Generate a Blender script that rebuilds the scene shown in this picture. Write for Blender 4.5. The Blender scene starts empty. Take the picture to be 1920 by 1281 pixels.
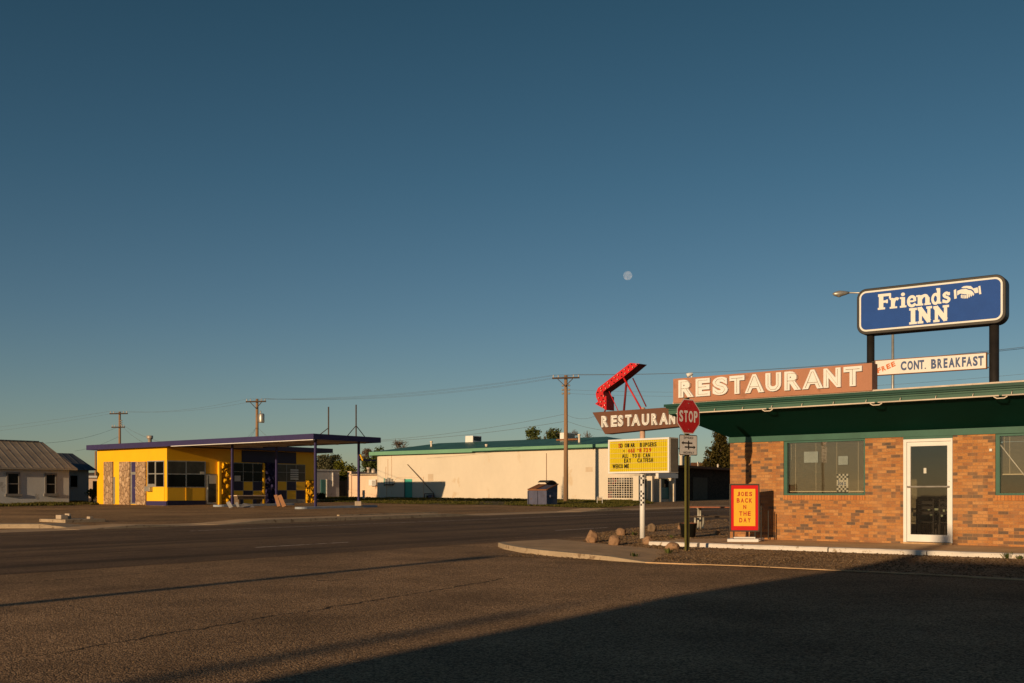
import bpy, bmesh, math, random
from mathutils import Vector, Matrix, noise as mnoise

R = math.radians
SC = bpy.context.scene
COL = SC.collection
random.seed(7)

# ------------------------------------------------------------------ camera
F, CX, HV, EYE = 2000.0, 960.0, 928.0, 1.55      # focal length in pixels, image centre, horizon row, eye height
cam_d = bpy.data.cameras.new('camera')
cam = bpy.data.objects.new('camera', cam_d)
COL.objects.link(cam)
cam.location = (0, 0, EYE)
cam.rotation_euler = (R(90), 0, 0)
cam_d.sensor_width = 36.0
cam_d.lens = F / 1920.0 * 36.0
cam_d.shift_y = (HV - 640.5) / 1920.0
cam_d.clip_start = 0.1
cam_d.clip_end = 8000
SC.camera = cam

# ------------------------------------------------------------------ sky, sun, exposure
SUN_AZ, SUN_EL = 34.0, 9.5            # light travels towards +Y turned SUN_AZ to the right
SC.view_settings.view_transform = 'Standard'
SC.view_settings.look = 'None'
SC.view_settings.exposure = 0.0
SC.view_settings.gamma = 1.0
world = bpy.data.worlds.new('World')
SC.world = world
world.use_nodes = True
wn = world.node_tree
wn.nodes.clear()
w_out = wn.nodes.new('ShaderNodeOutputWorld')
w_bg = wn.nodes.new('ShaderNodeBackground')
w_sky = wn.nodes.new('ShaderNodeTexSky')
w_sky.sky_type = 'NISHITA'
w_sky.sun_disc = False
w_sky.sun_elevation = R(SUN_EL)
w_sky.sun_rotation = R(180 + SUN_AZ)
w_sky.altitude = 1200
w_sky.air_density = 1.0
w_sky.dust_density = 0.6
w_sky.ozone_density = 2.0
w_hs = wn.nodes.new('ShaderNodeHueSaturation')
w_hs.inputs['Saturation'].default_value = 1.0
w_bg.inputs['Strength'].default_value = 0.08
# sky tint by height; dimmed further above the view to deepen the shadows
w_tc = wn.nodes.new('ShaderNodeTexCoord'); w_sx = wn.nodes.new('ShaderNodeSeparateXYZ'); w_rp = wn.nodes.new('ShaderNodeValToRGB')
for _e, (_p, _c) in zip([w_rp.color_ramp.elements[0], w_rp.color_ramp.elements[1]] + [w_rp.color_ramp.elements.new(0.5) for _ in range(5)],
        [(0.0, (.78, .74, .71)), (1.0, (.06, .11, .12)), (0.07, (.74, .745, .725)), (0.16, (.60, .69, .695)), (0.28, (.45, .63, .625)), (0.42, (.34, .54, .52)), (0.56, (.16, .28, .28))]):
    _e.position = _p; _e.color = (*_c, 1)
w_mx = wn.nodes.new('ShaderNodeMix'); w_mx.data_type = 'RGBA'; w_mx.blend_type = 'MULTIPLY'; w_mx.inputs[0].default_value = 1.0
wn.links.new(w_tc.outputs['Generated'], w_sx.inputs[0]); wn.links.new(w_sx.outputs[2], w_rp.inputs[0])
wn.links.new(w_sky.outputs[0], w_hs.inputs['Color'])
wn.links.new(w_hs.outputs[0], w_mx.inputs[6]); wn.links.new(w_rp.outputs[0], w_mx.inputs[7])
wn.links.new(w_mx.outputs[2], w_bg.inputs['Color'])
wn.links.new(w_bg.outputs[0], w_out.inputs['Surface'])

sun_d = bpy.data.lights.new('sun', 'SUN')
sun_d.energy = 4.6
sun_d.angle = R(0.5)
sun_d.color = (1.0, 0.69, 0.385)
sun = bpy.data.objects.new('sun', sun_d)
COL.objects.link(sun)
_d = Vector((math.sin(R(SUN_AZ)) * math.cos(R(SUN_EL)), math.cos(R(SUN_AZ)) * math.cos(R(SUN_EL)), -math.sin(R(SUN_EL))))
sun.rotation_euler = _d.to_track_quat('-Z', 'Y').to_euler()

# ------------------------------------------------------------------ helpers: places
SLOPE = 0.0115
def g(y):
    return SLOPE * max(-40.0, min(103.0, y))
def gp(u, v, off=0.0):
    """the point of the sloping ground seen at pixel u, v"""
    Y = F * EYE / (v - (HV - SLOPE * F))
    return Vector(((u - CX) / F * Y, Y, g(Y) + off))
def at(u, v, Y):
    return Vector(((u - CX) / F * Y, Y, EYE + (HV - v) / F * Y))

class Frame:
    """a local frame: X along a wall to the right, Y into the wall, Z up"""
    def __init__(s, o, ang):
        s.o = Vector(o); s.a = ang
        s.X = Vector((math.cos(ang), math.sin(ang), 0)); s.Y = Vector((-math.sin(ang), math.cos(ang), 0))
    def xa(s, u, y=0.0):
        k = (u - CX) / F
        return (k * (s.o.y + y * s.Y.y) - s.o.x - y * s.Y.x) / (s.X.x - k * s.X.y)
    def ya(s, u, x=0.0):
        k = (u - CX) / F
        return (k * (s.o.y + x * s.X.y) - s.o.x - x * s.X.x) / (s.Y.x - k * s.Y.y)
    def za(s, v, x, y=0.0):
        Y = s.o.y + x * s.X.y + y * s.Y.y
        return EYE + (HV - v) / F * Y - s.o.z
    def w(s, x, y, z):
        return s.o + s.X * x + s.Y * y + Vector((0, 0, z))
    def l(s, p):
        d = Vector(p) - s.o
        return Vector((d.dot(s.X), d.dot(s.Y), d.z))

# ------------------------------------------------------------------ helpers: objects
def tag(o, label=None, cat=None, group=None, kind=None):
    if label: o['label'] = label
    if cat: o['category'] = cat
    if group: o['group'] = group
    if kind: o['kind'] = kind
    return o
def empty(name, loc, rz, label, cat, group=None):
    o = bpy.data.objects.new(name, None)
    o.empty_display_size = 0.2
    COL.objects.link(o)
    o.location = loc; o.rotation_euler = (0, 0, rz)
    return tag(o, label, cat, group)
def copy_tree(o, parent=None):
    c = o.copy(); COL.objects.link(c)
    if parent: c.parent = parent
    for ch in list(o.children): copy_tree(ch, c)
    return c

class MB:
    def __init__(s): s.v = []; s.f = []; s.m = []
    def add(s, vs, fs, m=0):
        b = len(s.v); s.v += [tuple(p) for p in vs]
        for f in fs: s.f.append(tuple(b + i for i in f)); s.m.append(m)
        return s
    def box(s, x0, x1, y0, y1, z0, z1, m=0):
        if x0 > x1: x0, x1 = x1, x0
        if y0 > y1: y0, y1 = y1, y0
        if z0 > z1: z0, z1 = z1, z0
        return s.add([(x0,y0,z0),(x1,y0,z0),(x1,y1,z0),(x0,y1,z0),(x0,y0,z1),(x1,y0,z1),(x1,y1,z1),(x0,y1,z1)],
                     [(0,3,2,1),(4,5,6,7),(0,1,5,4),(1,2,6,5),(2,3,7,6),(3,0,4,7)], m)
    def obox(s, p, q, wx, wz, m=0, up=(0,0,1)):
        """a bar of section wx, wz from p to q"""
        p = Vector(p); q = Vector(q); d = (q - p).normalized(); up = Vector(up)
        a = d.cross(up)
        if a.length < 1e-4: a = d.cross(Vector((1,0,0)))
        a.normalize(); b = a.cross(d).normalized()
        a *= wx/2; b *= wz/2
        vs = [p-a-b, p+a-b, p+a+b, p-a+b, q-a-b, q+a-b, q+a+b, q-a+b]
        return s.add(vs, [(0,3,2,1),(4,5,6,7),(0,1,5,4),(1,2,6,5),(2,3,7,6),(3,0,4,7)], m)
    def quad(s, a, b, c, d, m=0): return s.add([a,b,c,d], [(0,1,2,3)], m)
    def poly(s, pts, m=0): return s.add(pts, [tuple(range(len(pts)))], m)
    def tube(s, pts, r, n=8, m=0, cap=True):
        pts = [Vector(p) for p in pts]
        rs = r if isinstance(r, (list, tuple)) else [r]*len(pts)
        b = len(s.v); prev = None
        for i, p in enumerate(pts):
            d = (pts[min(i+1, len(pts)-1)] - pts[max(i-1, 0)]).normalized()
            if prev is None:
                a = d.cross(Vector((0,0,1)))
                if a.length < 1e-3: a = d.cross(Vector((1,0,0)))
            else:
                a = prev - d * prev.dot(d)
            a.normalize(); prev = a; c = d.cross(a)
            for k in range(n):
                t = 2*math.pi*k/n
                s.v.append(tuple(p + (a*math.cos(t) + c*math.sin(t))*rs[i]))
        for i in range(len(pts)-1):
            for k in range(n):
                s.f.append((b+i*n+k, b+i*n+(k+1)%n, b+(i+1)*n+(k+1)%n, b+(i+1)*n+k)); s.m.append(m)
        if cap:
            s.f.append(tuple(b+k for k in range(n))[::-1]); s.m.append(m)
            e = b+(len(pts)-1)*n
            s.f.append(tuple(e+k for k in range(n))); s.m.append(m)
        return s
    def lathe(s, prof, c=(0,0,0), n=20, m=0):
        b = len(s.v)
        for r, z in prof:
            for k in range(n):
                t = 2*math.pi*k/n
                s.v.append((c[0]+r*math.cos(t), c[1]+r*math.sin(t), c[2]+z))
        for i in range(len(prof)-1):
            for k in range(n):
                s.f.append((b+i*n+k, b+i*n+(k+1)%n, b+(i+1)*n+(k+1)%n, b+(i+1)*n+k)); s.m.append(m)
        return s
    def prism(s, pts, y0, y1, m=0):
        """outline given in X,Z (counter-clockwise from the front), thick from y0 (front) to y1"""
        n = len(pts)
        vs = [(x, y0, z) for x, z in pts] + [(x, y1, z) for x, z in pts]
        fs = [tuple(range(n)), tuple(range(2*n-1, n-1, -1))]
        fs += [(i, n+i, n+(i+1)%n, (i+1)%n) for i in range(n)]
        return s.add(vs, fs, m)
    def slab(s, pts, zt, zb, m=0):
        """outline in X,Y (counter-clockwise), zt/zb functions or numbers"""
        ft = zt if callable(zt) else (lambda p: zt)
        fb = zb if callable(zb) else (lambda p: zb)
        n = len(pts)
        vs = [(p[0], p[1], ft(p)) for p in pts] + [(p[0], p[1], fb(p)) for p in pts]
        fs = [tuple(range(n)), tuple(range(2*n-1, n-1, -1))]
        fs += [(i, n+i, n+(i+1)%n, (i+1)%n) for i in range(n)]
        return s.add(vs, fs, m)
    def build(s, name, mats, parent=None, smooth=False, bevel=0.0, fix=True):
        me = bpy.data.meshes.new(name)
        me.from_pydata(s.v, [], s.f)
        if not isinstance(mats, (list, tuple)): mats = [mats]
        for m in mats: me.materials.append(m)
        me.polygons.foreach_set('material_index', s.m)
        if fix:
            bm = bmesh.new(); bm.from_mesh(me)
            bmesh.ops.recalc_face_normals(bm, faces=bm.faces[:])
            bm.to_mesh(me); bm.free()
        if smooth:
            me.polygons.foreach_set('use_smooth', [True]*len(me.polygons))
        me.update()
        o = bpy.data.objects.new(name, me)
        COL.objects.link(o)
        if parent: o.parent = parent
        if bevel > 0:
            b = o.modifiers.new('bevel', 'BEVEL'); b.width = bevel; b.segments = 2; b.limit_method = 'ANGLE'
        return o

_glyphs = {}
def glyph(ch, offset=0.0):
    """outline faces of a letter of the built-in font, scaled to a unit box"""
    key = (ch, offset)
    if key in _glyphs: return _glyphs[key]
    cu = bpy.data.curves.new('letter', 'FONT')
    cu.body = ch; cu.extrude = 0.05; cu.offset = offset; cu.resolution_u = 4
    ob = bpy.data.objects.new('letter', cu); COL.objects.link(ob)
    bpy.context.view_layer.update()
    dg = bpy.context.evaluated_depsgraph_get()
    me = bpy.data.meshes.new_from_object(ob.evaluated_get(dg))
    vs = [v.co.copy() for v in me.vertices]; fs = [tuple(p.vertices) for p in me.polygons]
    bpy.data.objects.remove(ob); bpy.data.curves.remove(cu); bpy.data.meshes.remove(me)
    x0 = min(v.x for v in vs); x1 = max(v.x for v in vs); y0 = min(v.y for v in vs); y1 = max(v.y for v in vs)
    out = ([((v.x-x0)/max(1e-6,x1-x0), (v.y-y0)/max(1e-6,y1-y0), 0.0 if v.z > 0 else 1.0) for v in vs], fs, (x1-x0)/max(1e-6,(y1-y0)))
    _glyphs[key] = out
    return out
def letter(mb, ch, x0, x1, z0, z1, y, depth=0.01, offset=0.0, m=0, sh=None):
    vs, fs, _ = glyph(ch, offset)
    P = []
    for a, b, c in vs:
        X = x0 + a*(x1-x0); Z = z0 + b*(z1-z0)
        if sh: X, Z = sh(X, Z)
        P.append((X, y - depth*(1-c), Z))
    mb.add(P, fs, m)

# ------------------------------------------------------------------ materials
class NT:
    def __init__(s, name):
        s.mat = bpy.data.materials.new(name); s.mat.use_nodes = True
        s.t = s.mat.node_tree; s.t.nodes.clear()
        s.out = s.n('ShaderNodeOutputMaterial')
    def n(s, typ, **kw):
        nd = s.t.nodes.new(typ)
        for k, v in kw.items():
            if hasattr(nd, k): setattr(nd, k, v)
        return nd
    def L(s, a, b): s.t.links.new(a, b)
    def math(s, op, a, b=None, c=None):
        nd = s.n('ShaderNodeMath', operation=op)
        for i, x in enumerate((a, b, c)):
            if x is None: continue
            if isinstance(x, (int, float)): nd.inputs[i].default_value = x
            else: s.L(x, nd.inputs[i])
        return nd.outputs[0]
    def mix(s, f, a, b, typ='MIX'):
        nd = s.n('ShaderNodeMix', data_type='RGBA', blend_type=typ)
        for i, x in ((0, f), (6, a), (7, b)):
            if isinstance(x, (int, float)): nd.inputs[i].default_value = x
            elif isinstance(x, (tuple, list)): nd.inputs[i].default_value = (*x[:3], 1)
            else: s.L(x, nd.inputs[i])
        return nd.outputs[2]
    def ramp(s, f, stops, interp='LINEAR'):
        nd = s.n('ShaderNodeValToRGB'); cr = nd.color_ramp; cr.interpolation = interp
        while len(cr.elements) < len(stops): cr.elements.new(0.5)
        for e, (p, c) in zip(cr.elements, stops):
            e.position = p
            e.color = (*c[:3], 1) if isinstance(c, (tuple, list)) else (c, c, c, 1)
        s.L(f, nd.inputs[0]); return nd.outputs[0]
    def coord(s, scale=(1,1,1), rot=(0,0,0)):
        tc = s.n('ShaderNodeTexCoord'); mp = s.n('ShaderNodeMapping')
        mp.inputs['Scale'].default_value = scale; mp.inputs['Rotation'].default_value = rot
        s.L(tc.outputs['Object'], mp.inputs['Vector']); return mp.outputs[0]
    def noise(s, vec, scale, detail=5, rough=0.55):
        nd = s.n('ShaderNodeTexNoise'); nd.inputs['Scale'].default_value = scale
        nd.inputs['Detail'].default_value = detail; nd.inputs['Roughness'].default_value = rough
        s.L(vec, nd.inputs['Vector']); return nd.outputs['Fac']
    def voro(s, vec, scale, feature='F1', out='Distance', rnd=1.0):
        nd = s.n('ShaderNodeTexVoronoi', feature=feature); nd.inputs['Scale'].default_value = scale
        nd.inputs['Randomness'].default_value = rnd
        s.L(vec, nd.inputs['Vector']); return nd.outputs[out]
    def bump(s, h, strength, dist, prev=None):
        nd = s.n('ShaderNodeBump'); nd.inputs['Strength'].default_value = strength; nd.inputs['Distance'].default_value = dist
        s.L(h, nd.inputs['Height'])
        if prev is not None: s.L(prev, nd.inputs['Normal'])
        return nd.outputs[0]
    def bsdf(s, col, rough=0.7, metal=0.0, spec=0.3, normal=None):
        p = s.n('ShaderNodeBsdfPrincipled')
        for k, x in (('Base Color', col), ('Roughness', rough), ('Metallic', metal), ('Specular IOR Level', spec)):
            if isinstance(x, (int, float)): p.inputs[k].default_value = x
            elif isinstance(x, (tuple, list)): p.inputs[k].default_value = (*x[:3], 1)
            else: s.L(x, p.inputs[k])
        if normal is not None: s.L(normal, p.inputs['Normal'])
        s.L(p.outputs[0], s.out.inputs['Surface']); return p

def paint(name, col, rough=0.6, var=0.18, scale=2.5, bump=0.0, bscale=40, metal=0.0, spec=0.3, stain=None, st_thr=0.62, st_scale=3.0, stretch=(1,1,1)):
    t = NT(name); v = t.coord(stretch)
    n1 = t.noise(v, scale, 6); n2 = t.noise(v, scale*9, 4)
    f = t.math('ADD', t.math('MULTIPLY', n1, 0.7), t.math('MULTIPLY', n2, 0.3))
    lo = tuple(c*(1-var) for c in col); hi = tuple(min(1, c*(1+var)) for c in col)
    c = t.ramp(f, [(0.3, lo), (0.7, hi)])
    if stain:
        sn = t.noise(v, st_scale, 8, 0.65)
        c = t.mix(t.ramp(sn, [(st_thr, 0.0), (st_thr+0.06, 1.0)]), c, stain)
    nrm = t.bump(t.noise(v, bscale, 4), 0.6, bump) if bump else None
    t.bsdf(c, rough, metal, spec, nrm)
    return t.mat

def flecked(name, scale, lo, mid, hi, bump_d, patch=0.25, rough=0.95, bstr=0.9, patch_scale=0.6, lines=None, stretch_dir=None, big=None):
    """stone chippings: each a cell with its own tone, in loose patches"""
    t = NT(name); v = t.coord()
    cell = t.voro(v, scale, out='Color'); sep = t.n('ShaderNodeSeparateColor'); t.L(cell, sep.inputs[0])
    nz = t.noise(v, scale*0.35, 3)
    f = t.math('ADD', t.math('MULTIPLY', sep.outputs[0], 0.6), t.math('MULTIPLY', nz, 0.4))
    c = t.ramp(f, [(0.12, lo), (0.5, mid), (0.9, hi)])
    p = t.noise(v, patch_scale, 6, 0.6)
    c = t.mix(1.0, c, t.ramp(p, [(0.3, 1-patch), (0.7, 1+patch)]), 'MULTIPLY')
    c = t.mix(1.0, c, t.ramp(t.noise(v, patch_scale*.16, 4, 0.6), [(0.34, 0.80), (0.64, 1.2)]), 'MULTIPLY')
    if stretch_dir is not None:
        vs = t.coord((1, 1, 1), (0, 0, -stretch_dir)); mp = t.n('ShaderNodeMapping'); mp.inputs['Scale'].default_value = (0.03, 0.75, 1)
        t.L(vs, mp.inputs['Vector']); sn = t.noise(mp.outputs[0], 1.0, 4, 0.6)
        c = t.mix(1.0, c, t.ramp(sn, [(0.32, 0.5), (0.66, 1.42)]), 'MULTIPLY')
    for (ax, ay, bx, by, wd, wob, tone) in (lines or []):
        a = Vector((ax, ay)); b = Vector((bx, by)); d = (b-a); Ln = d.length; d.normalize(); nn = Vector((-d.y, d.x))
        sx = t.n('ShaderNodeSeparateXYZ'); t.L(v, sx.inputs[0])
        dist = t.math('ADD', t.math('ADD', t.math('MULTIPLY', sx.outputs[0], nn.x), t.math('MULTIPLY', sx.outputs[1], nn.y)), -(a.dot(nn)))
        along = t.math('ADD', t.math('ADD', t.math('MULTIPLY', sx.outputs[0], d.x), t.math('MULTIPLY', sx.outputs[1], d.y)), -(a.dot(d)))
        wv = t.math('ADD', t.math('MULTIPLY', t.math('SUBTRACT', t.noise(v, 1.3, 5, 0.6), 0.5), wob), t.math('MULTIPLY', t.math('SUBTRACT', t.noise(v, 9, 3), 0.5), wob*0.25))
        dd = t.math('ABSOLUTE', t.math('ADD', dist, wv))
        wid = t.math('MULTIPLY', t.noise(v, 2.3, 3), wd*2)
        on = t.math('MULTIPLY', t.math('LESS_THAN', dd, wid), t.math('MULTIPLY', t.math('GREATER_THAN', along, 0.0), t.math('LESS_THAN', along, Ln)))
        c = t.mix(t.math('MULTIPLY', on, 0.85), c, tone)
    h = t.math('SUBTRACT', 1.0, t.voro(v, scale))
    h = t.math('ADD', h, t.math('MULTIPLY', nz, 1.2))
    nrm = t.bump(h, bstr, bump_d)
    t.bsdf(c, rough, 0, 0.2, nrm)
    return t.mat

def brick_mat(name, stops, mortar, w=0.215, h=0.067, headers=False):
    t = NT(name); tc = t.n('ShaderNodeTexCoord'); sx = t.n('ShaderNodeSeparateXYZ'); t.L(tc.outputs['Object'], sx.inputs[0])
    cb = t.n('ShaderNodeCombineXYZ'); along = t.math('ADD', sx.outputs[0], sx.outputs[1])
    t.L(along, cb.inputs[0]); t.L(sx.outputs[2], cb.inputs[1])
    # slight waviness of hand-laid courses
    wob = t.noise(tc.outputs['Object'], 5.0, 3)
    b = t.n('ShaderNodeTexBrick', offset=0.5, offset_frequency=2)
    t.L(cb.outputs[0], b.inputs['Vector'])
    b.inputs['Color1'].default_value = (0,0,0,1); b.inputs['Color2'].default_value = (1,1,1,1); b.inputs['Mortar'].default_value = (0.5,0.5,0.5,1)
    b.inputs['Scale'].default_value = 1.0
    b.inputs['Brick Width'].default_value = w; b.inputs['Row Height'].default_value = h
    b.inputs['Mortar Size'].default_value = 0.0042; b.inputs['Mortar Smooth'].default_value = 0.2; b.inputs['Bias'].default_value = 0.0
    # runs of darker and lighter bricks
    n = t.noise(tc.outputs['Object'], 2.2, 3)
    val = t.math('ADD', t.math('MULTIPLY', b.outputs['Color'], 0.90), t.math('MULTIPLY', t.math('SUBTRACT', n, 0.35), 0.34))
    c = t.ramp(val, stops)
    fine = t.noise(tc.outputs['Object'], 45, 4)
    c = t.mix(1.0, c, t.ramp(fine, [(0.3, 0.78), (0.7, 1.18)]), 'MULTIPLY')
    if headers:   # scattered dark half bricks and burnt ends
        cx_ = t.math('FLOOR', t.math('DIVIDE', along, w*0.5)); cz_ = t.math('FLOOR', t.math('DIVIDE', sx.outputs[2], h))
        cc = t.n('ShaderNodeCombineXYZ'); t.L(cx_, cc.inputs[0]); t.L(cz_, cc.inputs[1])
        wn_ = t.n('ShaderNodeTexWhiteNoise', noise_dimensions='2D'); t.L(cc.outputs[0], wn_.inputs['Vector'])
        c = t.mix(t.math('MULTIPLY', t.math('GREATER_THAN', wn_.outputs['Value'], 0.93), 0.7), c, (0.13, 0.085, 0.06))
        blot = t.noise(tc.outputs['Object'], 13, 5, 0.65)
        c = t.mix(t.math('MULTIPLY', t.ramp(blot, [(0.52, 0.0), (0.66, 1.0)]), 0.55), c, (0.20, 0.10, 0.055))
        # pale run-off stains on parts of the wall
        mp2 = t.n('ShaderNodeMapping'); mp2.inputs['Scale'].default_value = (2.2, 2.2, 0.35); t.L(tc.outputs['Object'], mp2.inputs['Vector'])
        c = t.mix(t.math('MULTIPLY', t.ramp(t.noise(mp2.outputs[0], 1.0, 4, 0.6), [(0.5, 0.0), (0.75, 1.0)]), 0.35), c, (0.44, 0.27, 0.14))
    c = t.mix(b.outputs['Fac'], c, mortar)
    hgt = t.math('ADD', t.math('MULTIPLY', t.math('SUBTRACT', 1.0, b.outputs['Fac']), 1.0), t.math('MULTIPLY', t.math('ADD', fine, b.outputs['Color']), 0.35))
    t.bsdf(c, 0.9, 0, 0.2, t.bump(hgt, 0.8, 0.009))
    return t.mat

def glass_mat(name, tint=(0.86,0.85,0.82), refl=0.05):
    t = NT(name)
    tr = t.n('ShaderNodeBsdfTransparent'); tr.inputs['Color'].default_value = (*tint, 1)
    gl = t.n('ShaderNodeBsdfGlossy'); gl.inputs['Roughness'].default_value = 0.02; gl.inputs['Color'].default_value = (0.9,0.9,0.9,1)
    v = t.coord(); t.L(t.bump(t.noise(v, 0.9, 2), 0.15, 0.01), gl.inputs['Normal'])
    lw = t.n('ShaderNodeFresnel'); lw.inputs['IOR'].default_value = 1.5
    f = t.math('MINIMUM', t.math('ADD', t.math('MULTIPLY', lw.outputs[0], 1.35), refl*0.4), 1.0)
    mx = t.n('ShaderNodeMixShader'); t.L(f, mx.inputs[0]); t.L(tr.outputs[0], mx.inputs[1]); t.L(gl.outputs[0], mx.inputs[2])
    t.L(mx.outputs[0], t.out.inputs['Surface'])
    return t.mat

def stone_mat(name, stops, mortar, scale=3.0, depth=0.06, stretch=(1,1,0.75)):
    t = NT(name); v = t.coord(stretch)
    nz = t.n('ShaderNodeTexNoise'); nz.inputs['Scale'].default_value = 3.0; t.L(v, nz.inputs['Vector'])
    vm = t.n('ShaderNodeVectorMath', operation='MULTIPLY_ADD'); t.L(nz.outputs['Color'], vm.inputs[0]); vm.inputs[1].default_value = (0.25,0.25,0.25); t.L(v, vm.inputs[2])
    cell = t.voro(vm.outputs[0], scale, out='Color'); sep = t.n('ShaderNodeSeparateColor'); t.L(cell, sep.inputs[0])
    edge = t.voro(vm.outputs[0], scale, feature='DISTANCE_TO_EDGE')
    c = t.ramp(sep.outputs[0], stops)
    c = t.mix(1.0, c, t.ramp(t.noise(v, 14, 5), [(0.3, 0.7), (0.7, 1.25)]), 'MULTIPLY')
    c = t.mix(t.ramp(edge, [(0.03, 1.0), (0.07, 0.0)]), c, mortar)
    h = t.math('ADD', t.math('MINIMUM', t.math('MULTIPLY', edge, 4.0), 0.7), t.math('ADD', t.math('MULTIPLY', sep.outputs[1], 0.6), t.math('MULTIPLY', t.noise(v, 9, 4), 0.35)))
    t.bsdf(c, 0.9, 0, 0.2, t.bump(h, 1.0, depth))
    return t.mat

ANG_HW = math.atan2(0.767, 0.642)
R0 = Vector((-2.6, 24.8, 0))
HW = Frame((R0.x, R0.y, 0), ANG_HW)      # highway: X along it to the right and away, Y across it to the far side

M = {}
c1, c2 = gp(70, 1232), gp(950, 1085)
c3, c4 = gp(130, 1135), gp(228, 1157)
c5, c6 = gp(0, 1098), gp(420, 1062)
c7, c8 = gp(595, 1090), gp(655, 1088)
M['asphalt'] = flecked('worn_asphalt', 60, (0.07,0.042,0.021), (0.24,0.146,0.077), (0.55,0.36,0.20), 0.011, 0.3, lines=[
    (c1.x, c1.y, c2.x, c2.y, 0.022, 0.5, (0.012,0.01,0.008)), (c3.x, c3.y, c4.x, c4.y, 0.012, 0.6, (0.015,0.012,0.01)),
    (c5.x, c5.y, c6.x, c6.y, 0.014, 0.7, (0.015,0.012,0.01)), (c7.x, c7.y, c8.x, c8.y, 0.045, 0.3, (0.02,0.016,0.012))])
M['highway'] = flecked('highway_asphalt', 75, (0.027,0.016,0.009), (0.11,0.068,0.038), (0.23,0.15,0.09), 0.006, 0.18, stretch_dir=ANG_HW)
M['forecourt'] = flecked('forecourt_asphalt', 30, (0.10,0.054,0.023), (0.30,0.168,0.072), (0.56,0.36,0.17), 0.012, 0.35, patch_scale=0.3)
M['earth'] = flecked('dry_earth', 14, (0.08,0.048,0.024), (0.24,0.145,0.07), (0.42,0.28,0.15), 0.02, 0.35, patch_scale=0.2)
M['gravel'] = flecked('loose_gravel', 34, (0.05,0.028,0.014), (0.27,0.165,0.085), (0.62,0.43,0.26), 0.03, 0.28, bstr=1.0, patch_scale=1.2)
M['concrete'] = paint('old_concrete', (0.52,0.345,0.19), 0.9, 0.25, 1.5, 0.004, 60, stain=(0.34,0.22,0.12), st_thr=0.6, st_scale=1.8)
M['kerb_paint'] = paint('chipped_white_kerb_paint', (0.64,0.60,0.56), 0.85, 0.12, 3, 0.006, 50, stain=(0.36,0.30,0.23), st_thr=0.58, st_scale=7)
M['kerb'] = paint('kerb_concrete', (0.37,0.29,0.20), 0.9, 0.2, 2, 0.005, 50, stain=(0.2,0.14,0.09), st_thr=0.57, st_scale=5)
M['road_line'] = paint('worn_road_paint', (0.62,0.50,0.40), 0.8, 0.3, 6, stain=(0.13,0.085,0.05), st_thr=0.52, st_scale=7)
M['brick'] = brick_mat('orange_brick', [(0.0,(0.095,0.070,0.055)),(0.10,(0.13,0.092,0.068)),(0.16,(0.17,0.10,0.062)),(0.20,(0.26,0.13,0.065)),(0.30,(0.34,0.148,0.058)),(0.5,(0.38,0.170,0.060)),(0.75,(0.43,0.20,0.070)),(0.92,(0.46,0.235,0.095)),(1.0,(0.31,0.14,0.07))], (0.36,0.215,0.115), w=0.21, h=0.0705, headers=True)
M['soldier'] = brick_mat('sill_brick', [(0.0,(0.40,0.15,0.05)),(0.5,(0.5,0.21,0.07)),(1.0,(0.36,0.13,0.05))], (0.2,0.11,0.065), w=0.072, h=0.6)
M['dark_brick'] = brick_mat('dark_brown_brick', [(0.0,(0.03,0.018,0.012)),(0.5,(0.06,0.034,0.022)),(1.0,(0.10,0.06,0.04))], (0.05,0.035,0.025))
M['teal'] = paint('green_trim_paint', (0.04,0.118,0.092), 0.55, 0.15, 2)
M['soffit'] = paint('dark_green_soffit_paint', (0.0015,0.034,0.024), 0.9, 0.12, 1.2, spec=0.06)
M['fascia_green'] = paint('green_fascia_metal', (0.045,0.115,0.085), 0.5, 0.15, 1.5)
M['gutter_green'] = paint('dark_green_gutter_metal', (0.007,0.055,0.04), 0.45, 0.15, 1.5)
M['roof_edge'] = paint('pale_roof_gravel_stop', (0.55,0.47,0.40), 0.8, 0.2, 5, stain=(0.3,0.2,0.14), st_scale=6)
M['salmon'] = paint('faded_salmon_sign_paint', (0.385,0.18,0.112), 0.7, 0.08, 2, stain=(0.30,0.14,0.085), st_thr=0.62, st_scale=2.5)
M['neon_white'] = paint('white_channel_letter_paint', (0.70,0.71,0.72), 0.55, 0.08, 6, stain=(0.45,0.33,0.2), st_thr=0.68, st_scale=9)
M['neon_tube'] = paint('unlit_neon_tube_glass', (0.52,0.46,0.40), 0.3, 0.2, 10)
M['brown_sign'] = paint('brown_sign_paint', (0.135,0.06,0.037), 0.6, 0.1, 2)
M['red'] = paint('red_arrow_paint', (0.52,0.018,0.022), 0.5, 0.18, 3)
M['dark_red'] = paint('dark_red_arrow_side_paint', (0.16,0.012,0.014), 0.6, 0.2, 3)
M['socket'] = paint('black_bulb_socket', (0.02,0.01,0.01), 0.4, 0.2, 9)
M['bulb'] = paint('glass_bulb', (0.7,0.45,0.38), 0.1, 0.1, 9, spec=0.8)
M['marquee_yellow'] = paint('yellow_marquee_panel', (0.58,0.47,0.012), 0.45, 0.12, 4, stretch=(9,1,0.2))
M['marquee_rib'] = paint('marquee_panel_rib', (0.50,0.36,0.01), 0.5, 0.1, 4)
M['white_metal'] = paint('white_painted_metal', (0.70,0.70,0.70), 0.5, 0.08, 3, stain=(0.45,0.36,0.27), st_thr=0.7, st_scale=5)
M['grey_metal'] = paint('weathered_grey_metal', (0.30,0.28,0.25), 0.5, 0.2, 3, metal=0.3)
M['galv'] = paint('galvanised_steel', (0.42,0.41,0.38), 0.42, 0.2, 6, metal=0.6)
M['alu'] = paint('white_aluminium_frame', (0.70,0.70,0.70), 0.4, 0.06, 4)
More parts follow.
